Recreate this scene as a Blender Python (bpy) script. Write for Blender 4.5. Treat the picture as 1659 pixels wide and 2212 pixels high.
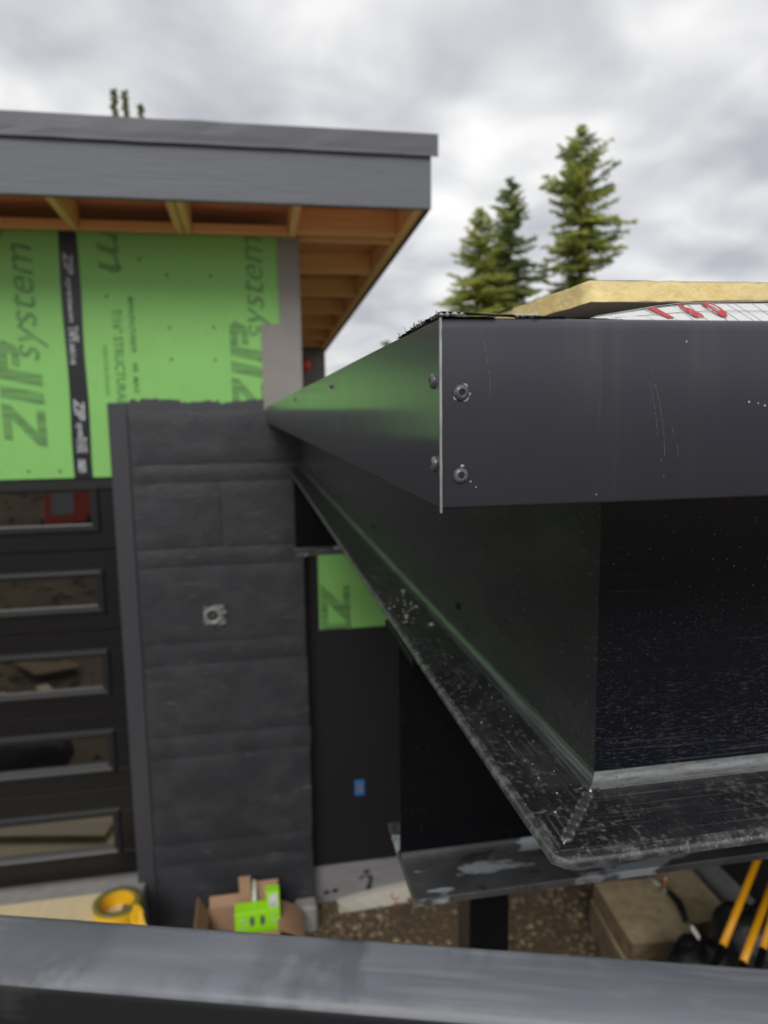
import bpy, bmesh, math, random
from mathutils import Vector, Matrix, noise as mnoise
R = math.radians
for o in list(bpy.data.objects): bpy.data.objects.remove(o)
SC = bpy.context.scene
COL = SC.collection
H = 3.45                                   # eye height above the gravel; z below is measured from the eye

# ------------------------------------------------------------------ camera
YAW, PITCH, ROLL, FPX, PW, PH = 0.178072, -0.136264, -0.0144596, 1561.0, 1659.0, 2212.0
fw = Vector((math.sin(YAW)*math.cos(PITCH), math.cos(YAW)*math.cos(PITCH), math.sin(PITCH)))
r0 = Vector((math.cos(YAW), -math.sin(YAW), 0)); u0 = r0.cross(fw)
rt = math.cos(ROLL)*r0 + math.sin(ROLL)*u0
up = -math.sin(ROLL)*r0 + math.cos(ROLL)*u0
cam = bpy.data.cameras.new('camera'); camo = bpy.data.objects.new('camera', cam); COL.objects.link(camo)
M3 = Matrix((rt, up, -fw)).transposed()
camo.matrix_world = Matrix.Translation((0, 0, H)) @ M3.to_4x4()
cam.sensor_fit = 'HORIZONTAL'; cam.sensor_width = 36; cam.lens = 36*FPX/PW
cam.clip_start = 0.02; cam.clip_end = 3000
cam.dof.use_dof = True; cam.dof.focus_distance = 0.47; cam.dof.aperture_fstop = 10.0
SC.camera = camo

# ------------------------------------------------------------------ sky
wd = bpy.data.worlds.new('World'); SC.world = wd; wd.use_nodes = True
nt = wd.node_tree; nt.nodes.clear()
def N(t, tree, **k):
    n = tree.nodes.new(t)
    for a, b in k.items(): setattr(n, a, b)
    return n
L = nt.links.new
SUN_EL, SUN_AZ = R(38), R(197)
sky = N('ShaderNodeTexSky', nt, sky_type='NISHITA', sun_disc=False, sun_elevation=SUN_EL, sun_rotation=SUN_AZ)
tc = N('ShaderNodeTexCoord', nt)
sep = N('ShaderNodeSeparateXYZ', nt); L(tc.outputs['Generated'], sep.inputs[0])
den = N('ShaderNodeMath', nt, operation='ADD'); L(sep.outputs['Z'], den.inputs[0]); den.inputs[1].default_value = 0.30
den2 = N('ShaderNodeMath', nt, operation='MAXIMUM'); L(den.outputs[0], den2.inputs[0]); den2.inputs[1].default_value = 0.08
dx = N('ShaderNodeMath', nt, operation='DIVIDE'); L(sep.outputs['X'], dx.inputs[0]); L(den2.outputs[0], dx.inputs[1])
dy = N('ShaderNodeMath', nt, operation='DIVIDE'); L(sep.outputs['Y'], dy.inputs[0]); L(den2.outputs[0], dy.inputs[1])
cmb = N('ShaderNodeCombineXYZ', nt); L(dx.outputs[0], cmb.inputs[0]); L(dy.outputs[0], cmb.inputs[1]); cmb.inputs[2].default_value = 1.7
def wnoise(sc, det, rough, dist):
    n = N('ShaderNodeTexNoise', nt); n.inputs['Scale'].default_value = sc; n.inputs['Detail'].default_value = det
    n.inputs['Roughness'].default_value = rough; n.inputs['Distortion'].default_value = dist
    L(cmb.outputs[0], n.inputs['Vector']); return n
n1 = wnoise(1.3, 3, 0.45, 0.3); n2 = wnoise(4.0, 3, 0.45, 0.3)
ad = N('ShaderNodeMath', nt, operation='MULTIPLY_ADD'); L(n2.outputs['Fac'], ad.inputs[0]); ad.inputs[1].default_value = 0.74
sh_ = N('ShaderNodeMath', nt, operation='SUBTRACT'); L(n1.outputs['Fac'], sh_.inputs[0]); sh_.inputs[1].default_value = 0.095; L(sh_.outputs[0], ad.inputs[2])
rp = N('ShaderNodeValToRGB', nt); L(ad.outputs[0], rp.inputs[0])
e = rp.color_ramp.elements
e[0].position = 0.58; e[0].color = (0.465, 0.472, 0.51, 1)
e[1].position = 0.965; e[1].color = (1.0, 0.99, 0.965, 1)
m_ = e.new(0.76); m_.color = (0.67, 0.673, 0.695, 1)
bgc = N('ShaderNodeBackground', nt); L(rp.outputs[0], bgc.inputs[0]); bgc.inputs[1].default_value = 1.0
bgs = N('ShaderNodeBackground', nt); L(sky.outputs[0], bgs.inputs[0]); bgs.inputs[1].default_value = 0.08
mx = N('ShaderNodeMixShader', nt); mx.inputs[0].default_value = 0.93
L(bgs.outputs[0], mx.inputs[1]); L(bgc.outputs[0], mx.inputs[2])
wo = N('ShaderNodeOutputWorld', nt); L(mx.outputs[0], wo.inputs[0])

# ------------------------------------------------------------------ sun behind thin cloud
sl = bpy.data.lights.new('sun', 'SUN'); sl.energy = 1.5; sl.angle = R(25); sl.color = (1, 0.97, 0.93)
so = bpy.data.objects.new('sun', sl); COL.objects.link(so)
sd = Vector((math.sin(SUN_AZ)*math.cos(SUN_EL), math.cos(SUN_AZ)*math.cos(SUN_EL), math.sin(SUN_EL)))   # towards the sun
so.rotation_euler = sd.to_track_quat('Z', 'Y').to_euler(); so.location = (0, -3, 20)
vs = SC.view_settings
vs.view_transform = 'Standard'; vs.look = 'None'; vs.exposure = 0.15; vs.gamma = 1; vs.use_curve_mapping = False
SC.cycles.max_bounces = 8; SC.cycles.use_denoising = True

# ------------------------------------------------------------------ measuring: picture point + one known coordinate -> point in the place
def at(x, y, X=None, Y=None, Z=None):
    d = (x-PW/2)/FPX*rt - (y-PH/2)/FPX*up + fw
    t = X/d.x if X is not None else Y/d.y if Y is not None else Z/d.z
    return d*t

# ------------------------------------------------------------------ materials
MATS = {}
def mat(name, col, rough=0.5, metal=0.0, layers=(), bump=(), spec=0.5, trans=0.0, ior=1.5):
    """layers: (kind, scale xyz, lo, hi, colour, strength[, roughness[, mask scale xyz, mask lo, mask hi]]); bump: (scale xyz, strength, distance, detail)"""
    if name in MATS: return MATS[name]
    m = bpy.data.materials.new(name); m.use_nodes = True
    t = m.node_tree; b = t.nodes['Principled BSDF']; lk = t.links.new
    b.inputs['Metallic'].default_value = metal
    b.inputs['Specular IOR Level'].default_value = spec
    b.inputs['IOR'].default_value = ior
    if trans: b.inputs['Transmission Weight'].default_value = trans
    co = N('ShaderNodeTexCoord', t)
    def mapped(sc, off=0.0):
        mp = N('ShaderNodeMapping', t); mp.inputs['Scale'].default_value = sc
        mp.inputs['Location'].default_value = (off, off*.7, off*1.3)
        lk(co.outputs['Object'], mp.inputs[0]); return mp.outputs[0]
    def rng(src, lo, hi):
        r = N('ShaderNodeMapRange', t); lk(src, r.inputs[0])
        r.inputs[1].default_value = lo; r.inputs[2].default_value = hi; r.inputs[3].default_value = 0; r.inputs[4].default_value = 1
        return r.outputs[0]
    def noisefac(sc, off, det=4):
        n = N('ShaderNodeTexNoise', t); n.inputs['Scale'].default_value = 1; n.inputs['Detail'].default_value = det
        n.inputs['Roughness'].default_value = 0.6
        lk(mapped(sc, off), n.inputs['Vector']); return n.outputs['Fac']
    rgb = N('ShaderNodeRGB', t); rgb.outputs[0].default_value = (*col, 1); cur = rgb.outputs[0]
    rv = N('ShaderNodeValue', t); rv.outputs[0].default_value = rough; rcur = rv.outputs[0]
    for i, ly in enumerate(layers):
        kind, sc, lo, hi, c2, st = ly[:6]
        r2 = ly[6] if len(ly) > 6 else None
        off = 3.1*(i+1)
        if kind == 'noise': f = rng(noisefac(sc, off), lo, hi)
        elif kind == 'grad':                                  # sc = axis vector in object space
            v = N('ShaderNodeVectorMath', t, operation='DOT_PRODUCT'); lk(co.outputs['Object'], v.inputs[0]); v.inputs[1].default_value = sc
            f = rng(v.outputs['Value'], lo, hi)
        elif kind == 'wave':
            w = N('ShaderNodeTexWave', t); w.inputs['Scale'].default_value = 1; w.inputs['Distortion'].default_value = 3; w.inputs['Detail'].default_value = 3
            lk(mapped(sc, off), w.inputs['Vector']); f = rng(w.outputs['Fac'], lo, hi)
        else:                                                 # specks
            v = N('ShaderNodeTexVoronoi', t); v.inputs['Scale'].default_value = 1
            lk(mapped(sc, off), v.inputs['Vector']); f0 = rng(v.outputs['Distance'], hi, lo)
            sp = N('ShaderNodeSeparateColor', t); lk(v.outputs['Color'], sp.inputs[0])
            k = N('ShaderNodeMath', t, operation='MULTIPLY'); lk(f0, k.inputs[0]); lk(rng(sp.outputs[0], 0.35, 0.9), k.inputs[1]); f = k.outputs[0]
        if len(ly) > 7:
            k = N('ShaderNodeMath', t, operation='MULTIPLY'); lk(f, k.inputs[0]); lk(rng(noisefac(ly[7], off+9), ly[8], ly[9]), k.inputs[1]); f = k.outputs[0]
        for gm in ly[10:]:                                    # further masks: (axis vector, lo, hi)
            v = N('ShaderNodeVectorMath', t, operation='DOT_PRODUCT'); lk(co.outputs['Object'], v.inputs[0]); v.inputs[1].default_value = gm[0]
            k = N('ShaderNodeMath', t, operation='MULTIPLY'); lk(f, k.inputs[0]); lk(rng(v.outputs['Value'], gm[1], gm[2]), k.inputs[1]); f = k.outputs[0]
        k = N('ShaderNodeMath', t, operation='MULTIPLY'); lk(f, k.inputs[0]); k.inputs[1].default_value = st; f = k.outputs[0]
        mixn = N('ShaderNodeMix', t, data_type='RGBA'); lk(f, mixn.inputs[0]); lk(cur, mixn.inputs[6]); mixn.inputs[7].default_value = (*c2, 1); cur = mixn.outputs[2]
        if r2 is not None:
            mf = N('ShaderNodeMix', t); lk(f, mf.inputs[0]); lk(rcur, mf.inputs[2]); mf.inputs[3].default_value = r2; rcur = mf.outputs[0]
    lk(cur, b.inputs['Base Color']); lk(rcur, b.inputs['Roughness'])
    prev = None
    for i, bp in enumerate(bump):
        sc, st, dist = bp[:3]; det = bp[3] if len(bp) > 3 else 3
        bn = N('ShaderNodeBump', t); bn.inputs['Strength'].default_value = st; bn.inputs['Distance'].default_value = dist
        lk(noisefac(sc, 5.3*i+1, det), bn.inputs['Height'])
        if prev: lk(prev, bn.inputs['Normal'])
        prev = bn.outputs[0]
    if prev: lk(prev, b.inputs['Normal'])
    MATS[name] = m
    return m
DUST = (0.42, 0.42, 0.40)
GREY = (0.33, 0.34, 0.35)
m_fascia = mat('fascia_metal', (0.050, 0.052, 0.066), 0.17, 0.0, ior=1.85, layers=[
    ('noise', (2.5, 2.5, 2.5), .35, .7, (0.060, 0.061, 0.074), .7, .22),
    ('noise', (60, 20, 2.2), .52, .75, (0.085, 0.086, 0.10), .5, .34, (9, 5, 3), .52, .66),
    ('noise', (260, 40, 3.2), .70, .78, (0.24, 0.24, 0.26), .45, .6, (28, 5, 5), .60, .68),
    ('speck', (130, 130, 130), .02, .075, (0.5, 0.5, 0.5), .8, .6, (7, 7, 7), .66, .72)], bump=[((9, 9, 9), .05, .01)])
m_fasciaf = mat('front_fascia_metal', (0.037, 0.040, 0.056), 0.36, 0.0, layers=[
    ('noise', (2.5, 2.5, 2.5), .35, .7, (0.050, 0.050, 0.060), .7, .42),
    ('noise', (60, 20, 2.2), .52, .75, (0.078, 0.079, 0.09), .5, .45, (9, 5, 3), .50, .64),
    ('noise', (300, 40, 4), .62, .76, (0.16, 0.16, 0.18), .35, .6, (14, 5, 3), .52, .64),
    ('speck', (130, 130, 130), .02, .09, (0.5, 0.5, 0.5), .8, .6, (7, 7, 7), .60, .68)], bump=[((5, 5, 5), .12, .012), ((30, 30, 9), .06, .002)])
m_rawedge = mat('raw_metal_edge', (0.40, 0.41, 0.41), 0.45, 0.5, layers=[('noise', (60, 60, 60), .4, .6, (.25, .25, .26), .7)])
m_screw = mat('screw_paint', (0.10, 0.105, 0.115), 0.32, 0.3, layers=[('noise', (300, 300, 300), .5, .7, (.3, .3, .31), .4)])
m_crumb = mat('pale_crumb', (0.42, 0.41, 0.38), 0.9)
m_crumb2 = mat('pink_crumb', (0.50, 0.33, 0.25), 0.9)
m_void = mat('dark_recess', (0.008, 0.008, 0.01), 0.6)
m_chip = mat('chipped_paint', (0.36, 0.38, 0.37), 0.5)
m_scr = mat('scratched_paint', (0.22, 0.22, 0.235), 0.5)
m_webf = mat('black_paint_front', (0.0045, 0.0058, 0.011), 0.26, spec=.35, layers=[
    ('noise', (7, 90, 420), .56, .72, (.12, .12, .13), .5, .45, (5, 5, 22), .44, .62, ((0, 0, 1), .15, .05)),
    ('noise', (9, 90, 300), .60, .72, (.05, .055, .07), .5, .45, (5, 5, 22), .46, .62),
    ('speck', (230, 380, 560), .05, .30, (.20, .20, .21), .65, .5, (11, 9, 14), .42, .62, ((0, 0, 1), .20, .12), ((0, 0, 1), .01, .05)),  # grey specks: overspray dust, and glints of the rough paint coloured in
    ('noise', (120, 400, 700), .56, .72, (.13, .13, .135), .7, .5, (9, 9, 16), .44, .60, ((0, 0, 1), .18, .11)),
    ('speck', (200, 280, 380), .05, .24, (.16, .16, .17), .8, .5, (9, 9, 11), .50, .66),
    ('speck', (150, 150, 170), .03, .12, (.5, .5, .5), .8, .6, (5, 5, 5), .45, .6)],
    bump=[((60, 300, 700), .12, .0005)])
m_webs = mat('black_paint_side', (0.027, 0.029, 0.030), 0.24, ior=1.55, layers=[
    ('noise', (60, 3, 12), .5, .75, (.045, .048, .047), .7, .36),
    ('speck', (300, 230, 330), .05, .30, (.20, .20, .20), .8, .5, (8, 7, 9), .38, .56, ((0, -1, 0), 1.1, 1.8)),
    ('noise', (200, 60, 260), .58, .74, (.11, .115, .11), .6, .5, (8, 8, 10), .38, .60, ((0, -1, 0), .9, 1.75)),
    ('noise', (40, 26, 1.5), .62, .8, (.10, .11, .105), .35, .45, (6, 6, 2), .5, .7)],
    bump=[((40, 18, 40), .08, .002)])
def flange_mat(name, streak):
    return mat(name, (0.014, 0.015, 0.0175), 0.30, layers=[
    ('noise', (22, 22, 22), .40, .70, (.040, .042, .044), .85, .36),
    ('noise', streak, .55, .70, (.20, .20, .205), .6, .5, (9, 9, 9), .38, .56),
    ('noise', (170, 130, 170), .54, .70, (.16, .16, .155), .75, .7, (11, 7, 11), .40, .58),
    ('speck', (110, 80, 110), .08, .36, (.24, .235, .22), .65, .8, (9, 5, 9), .48, .62),
    ('speck', (260, 260, 260), .04, .26, (.34, .34, .33), .65, .7, (14, 14, 14), .46, .60)],
    bump=[((400, 400, 400), .2, .0004), ((120, 120, 120), .15, .001)])
m_flange = flange_mat('dusty_black_flange', (5, 330, 300))
m_flanges = flange_mat('dusty_black_side_flange', (330, 9, 300))
m_fillet = mat('sky_highlight_fillet', (0.26, 0.27, 0.275), 0.33, 0.45, layers=[  # pale base paints in the sky highlight along the rounded fillet
    ('noise', (45, 160, 300), .46, .66, (.10, .104, .11), .7, .3), ('noise', (7, 300, 300), .52, .66, (.40, .41, .42), .5, .4), ('noise', (300, 300, 300), .60, .72, (.03, .03, .032), .6)], bump=[((300, 300, 300), .35, .0005)])
m_fillets = mat('reflection_side_fillet', (0.10, 0.115, 0.11), 0.26, 0.2, ior=1.7, layers=[  # paler greenish base paints in the reflected line on the side fillet
    ('noise', (200, 9, 200), .46, .62, (.03, .034, .033), .8, .3)], bump=[((300, 60, 300), .2, .0005)])
m_toe = mat('highlit_toe', (0.03, 0.031, 0.034), 0.3, 0.0, ior=1.8, layers=[  # light mottling paints in the sky highlight along the rounded toe
    ('noise', (60, 60, 60), .45, .62, (.13, .135, .14), .8, .45), ('noise', (300, 300, 300), .54, .70, (.34, .34, .34), .6, .6, (22, 22, 22), .42, .60)], bump=[((500, 500, 500), .35, .0005)])
m_beam = mat('black_steel_beam', (0.004, 0.0045, 0.006), 0.35, spec=.15, layers=[
    ('speck', (150, 150, 150), .04, .20, (.16, .16, .165), .6, .6, (6, 6, 6), .46, .62),
    ('noise', (40, 40, 30), .55, .8, (.03, .03, .033), .6, .5, (5, 5, 5), .5, .65)], bump=[((300, 300, 300), .15, .0005)])
m_beamfl = mat('patchy_steel_flange', (0.045, 0.046, 0.047), 0.32, layers=[
    ('noise', (9, 12, 9), .40, .62, (.085, .087, .088), .8, .24),
    ('noise', (70, 70, 70), .58, .75, (.03, .03, .03), .5, .35),
    ('noise', (5, 15, 9), .515, .555, (.32, .35, .38), .85, .42),  # bluish pale patches painted in for sky reflections
    ('noise', (22, 60, 30), .60, .66, (.015, .015, .017), .7, .35)], bump=[((40, 40, 40), .15, .001)])
m_weld = mat('weld_metal', (0.05, 0.052, 0.055), 0.2, ior=2.0, layers=[('noise', (200, 200, 200), .55, .75, (.2, .2, .2), .5, .4)], bump=[((300, 300, 300), .4, .0008)])
m_deck = mat('deck_timber', (0.16, 0.13, 0.09), 0.8)
m_green = mat('green_sheathing', (0.245, 0.575, 0.15), 0.55, layers=[
    ('noise', (3, 3, 3), .35, .7, (0.225, 0.53, 0.135), .7),
    ('noise', (90, 90, 30), .5, .75, (.15, .44, .07), .35)], bump=[((30, 30, 30), .15, .003)])
m_print = mat('printed_ink', (0.105, 0.235, 0.075), 0.6, layers=[('noise', (3, 60, 40), .40, .58, (.165, .39, .105), .85)])
m_printsm = mat('small_printed_ink', (0.10, 0.26, 0.06), 0.6)
m_tape = mat('black_seam_tape', (0.012, 0.013, 0.018), 0.35, bump=[((20, 20, 20), .2, .003)])
m_whiteink = mat('white_ink', (0.5, 0.53, 0.56), 0.6, layers=[('noise', (70, 70, 70), .45, .6, (.12, .12, .13), .6)])
m_nail = mat('nail_head', (0.12, 0.16, 0.06), 0.5)
m_wrap = mat('grey_membrane', (0.27, 0.255, 0.24), 0.7, layers=[('noise', (6, 6, 6), .4, .7, (.22, .21, .20), .6)], bump=[((5, 5, 3), .35, .03), ((40, 40, 40), .1, .004)])
m_coat = mat('black_coated_block', (0.029, 0.029, 0.035), 0.42, layers=[
    ('noise', (5, 5, 7), .4, .7, (0.046, 0.046, 0.053), .8, .5),
    ('noise', (30, 30, 30), .66, .76, (.12, .12, .125), .4),
    ('noise', (6, 6, 70), .60, .72, (.20, .20, .205), .55, .55, (5, 5, 6), .48, .60)],
    bump=[((24, 24, 32), .24, .010), ((80, 80, 120), .55, .005), ((6, 6, 6), .15, .03)])
m_jamb = mat('dark_jamb', (0.046, 0.046, 0.054), 0.5, bump=[((12, 12, 3), .2, .01)])
m_door = mat('black_door', (0.008, 0.008, 0.009), 0.35, spec=.4, bump=[((300, 30, 300), .05, .001)])
m_doortrim = mat('black_door_trim', (0.014, 0.0145, 0.017), 0.36, ior=1.5)
m_pane = mat('dark_glass', (0.004, 0.004, 0.004), 0.03, spec=1.0, bump=[((2.5, 2.5, 2.5), .03, .01)])
m_pane.node_tree.nodes['Principled BSDF'].inputs['IOR'].default_value = 1.95
m_fboard = mat('painted_fascia_board', (0.125, 0.135, 0.155), 0.55, layers=[('noise', (3, 40, 60), .4, .7, (.145, .155, .175), .6)], bump=[((5, 60, 70), .4, .006, 5), ((2, 2, 9), .15, .01)])
m_drip = mat('grey_drip_metal', (0.120, 0.126, 0.146), 0.38, layers=[('noise', (2, 9, 9), .4, .7, (.102, .107, .125), .8)], bump=[((3, 9, 6), .25, .01)])
def wood(name, c1, c2, axis):
    s = {'x': (2, 45, 45), 'y': (45, 2, 45), 'z': (45, 45, 2)}[axis]
    return mat(name, c1, 0.65, layers=[('noise', s, .4, .65, c2, .8), ('noise', (6, 6, 6), .7, .78, tuple(v*.4 for v in c2), .7)], bump=[(s, .2, .002)])
m_raftx = wood('lumber_x', (0.95, 0.60, 0.28), (0.86, 0.47, 0.20), 'x')
m_rafty = wood('lumber_y', (0.95, 0.60, 0.28), (0.86, 0.47, 0.20), 'y')
m_ply = mat('roof_plywood', (0.86, 0.37, 0.20), 0.7, layers=[('noise', (9, 60, 9), .4, .7, (.76, .29, .15), .7), ('noise', (14, 14, 14), .62, .72, (.22, .11, .08), .7)])
m_blackfas = mat('black_barge', (0.012, 0.016, 0.018), 0.4)
m_farwall = mat('far_grey_wall', (0.16, 0.15, 0.145), 0.7)
m_membr = mat('black_foundation_membrane', (0.010, 0.010, 0.013), 0.5, bump=[((8, 8, 8), .3, .01)])
m_conc = mat('concrete', (0.30, 0.29, 0.275), 0.85, layers=[('noise', (12, 12, 12), .4, .7, (.22, .215, .2), .7), ('speck', (60, 60, 60), .1, .3, (.42, .4, .37), .4)], bump=[((60, 60, 60), .3, .004)])
m_fdn = mat('foundation_band', (0.23, 0.23, 0.235), 0.8, layers=[('noise', (4, 4, 14), .45, .7, (.16, .16, .165), .7)], bump=[((30, 30, 30), .2, .004)])
m_ink = mat('black_marker', (0.02, 0.02, 0.022), 0.7)
m_foamw = mat('white_foam', (0.50, 0.47, 0.40), 0.8, layers=[('noise', (9, 9, 9), .45, .7, (.5, .47, .38), .7)])
m_red = mat('red_print', (0.45, 0.035, 0.04), 0.6)
m_ground = mat('gravel_ground', (0.135, 0.095, 0.055), 0.95, layers=[
    ('noise', (2.2, 2.2, 2.2), .35, .7, (.085, .06, .036), .8), ('speck', (26, 26, 26), .1, .4, (.22, .165, .10), .6),
    ('noise', (40, 40, 40), .55, .7, (.19, .14, .085), .6)], bump=[((22, 22, 22), .9, .03), ((80, 80, 80), .6, .01)])
m_peb = [mat('pebble_%d' % i, c, 0.85, layers=[('noise', (40, 40, 40), .4, .7, tuple(v*.7 for v in c), .6)]) for i, c in
         enumerate([(.17, .125, .07), (.21, .16, .095), (.12, .09, .055), (.28, .21, .125)])]
m_stone = mat('tan_stone', (0.48, 0.385, 0.235), 0.9, layers=[('noise', (9, 9, 14), .4, .7, (.29, .22, .125), .8), ('noise', (40, 40, 40), .6, .75, (.2, .15, .09), .6)], bump=[((40, 40, 60), .5, .008)])
m_stonef = mat('shade_dark_split_stone', (0.23, 0.165, 0.095), 0.95, layers=[('noise', (12, 12, 20), .4, .65, (.13, .09, .055), .8)], bump=[((18, 18, 40), .9, .03)])  # shade of the side faces put into a darker colour than the tops
m_yfoam = mat('yellow_foam', (0.90, 0.73, 0.35), 0.85, layers=[('noise', (30, 30, 60), .50, .66, (.82, .57, .19), .6), ('noise', (120, 120, 160), .62, .75, (.55, .35, .09), .5)], bump=[((60, 60, 90), .5, .004), ((200, 200, 200), .35, .0015)])
m_facer = mat('grey_facer', (0.30, 0.30, 0.315), 0.7)
m_facert = mat('black_facer', (0.03, 0.03, 0.032), 0.6)
m_sheet = mat('white_mesh_sheet', (0.66, 0.67, 0.66), 0.7)
m_thread = mat('mesh_thread', (0.36, 0.37, 0.38), 0.8)
m_memtop = mat('roof_membrane', (0.04, 0.04, 0.042), 0.6, layers=[('noise', (120, 30, 120), .56, .7, (.38, .38, .37), .8)], bump=[((60, 60, 60), .5, .004)])
m_fibre = mat('torn_fibre', (0.38, 0.38, 0.36), 0.9)
m_bar = mat('sky_sheen_tube_top', (0.150, 0.162, 0.186), 0.36, 0.0, layers=[  # pale tube top: sky reflection painted in, with dusty smudges over it
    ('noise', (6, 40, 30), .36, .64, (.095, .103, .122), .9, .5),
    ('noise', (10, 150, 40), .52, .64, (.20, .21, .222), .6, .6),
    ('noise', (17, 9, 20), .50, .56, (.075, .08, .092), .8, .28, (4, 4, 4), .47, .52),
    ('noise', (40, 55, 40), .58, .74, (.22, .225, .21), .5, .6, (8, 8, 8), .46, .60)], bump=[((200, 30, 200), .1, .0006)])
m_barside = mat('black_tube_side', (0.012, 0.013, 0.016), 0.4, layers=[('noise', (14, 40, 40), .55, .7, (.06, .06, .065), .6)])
m_bark = mat('bark', (0.10, 0.07, 0.05), 0.9)
m_yel = mat('yellow_plastic', (0.80, 0.46, 0.012), 0.35, layers=[('noise', (30, 30, 90), .5, .7, (.7, .36, .01), .5)])
m_yeldk = mat('olive_roll_core', (0.18, 0.16, 0.03), 0.6)
m_board = mat('cream_board', (0.66, 0.55, 0.34), 0.75, layers=[('noise', (30, 2.5, 30), .4, .7, (.58, .47, .28), .6)])
m_card = mat('cardboard', (0.36, 0.215, 0.13), 0.8, layers=[('noise', (14, 14, 14), .4, .7, (.31, .18, .105), .5)])
m_cardin = mat('cardboard_inner', (0.40, 0.25, 0.15), 0.8)
m_lime = mat('lime_carton', (0.33, 0.78, 0.012), 0.4)
m_white = mat('white_plastic', (0.70, 0.71, 0.70), 0.4)
m_greyp = mat('grey_print', (0.10, 0.11, 0.12), 0.5)
m_orange = mat('orange_pole', (0.85, 0.38, 0.008), 0.35)
m_bag = mat('black_plastic', (0.008, 0.008, 0.010), 0.45, bump=[((14, 14, 14), .5, .02)])
m_cable = mat('black_cable', (0.010, 0.010, 0.011), 0.5)
m_rope = mat('grey_rope', (0.40, 0.38, 0.34), 0.8)
m_copper = mat('copper_fitting', (0.75, 0.38, 0.18), 0.35, 0.8)
m_galv = mat('galvanised_steel', (0.33, 0.34, 0.33), 0.45, 0.4, layers=[('noise', (40, 40, 40), .45, .6, (.22, .22, .22), .8)])
m_galvp = mat('half_painted_steel', (0.26, 0.26, 0.255), 0.5, 0.2, layers=[('noise', (22, 22, 22), .44, .54, (.04, .04, .046), .95)])
m_blue = mat('blue_tag', (0.03, 0.16, 0.42), 0.5)
m_redlamp = mat('red_plastic', (0.55, 0.05, 0.02), 0.4)
m_lumber = wood('grey_lumber', (0.50, 0.40, 0.26), (0.40, 0.31, 0.19), 'x')
m_foliage = {k: mat('foliage_'+k, c, 0.7, layers=[('noise', (1.3, 1.3, 1.3), .38, .62, tuple(v*.62 for v in c), .8), ('noise', (7, 7, 7), .5, .7, tuple(min(1, v*1.5) for v in c), .5)])
             for k, c in dict(yellow=(.60, .64, .19), mid=(.48, .55, .18), dark=(.29, .38, .17)).items()}

for m in m_foliage.values():                                # light passes through needles
    t = m.node_tree; b = t.nodes['Principled BSDF']; out = t.nodes['Material Output']
    tr_ = N('ShaderNodeBsdfTranslucent', t); t.links.new(b.inputs['Base Color'].links[0].from_socket, tr_.inputs[0])
    ms_ = N('ShaderNodeMixShader', t); ms_.inputs[0].default_value = .5
    t.links.new(b.outputs[0], ms_.inputs[1]); t.links.new(tr_.outputs[0], ms_.inputs[2]); t.links.new(ms_.outputs[0], out.inputs[0])
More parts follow.
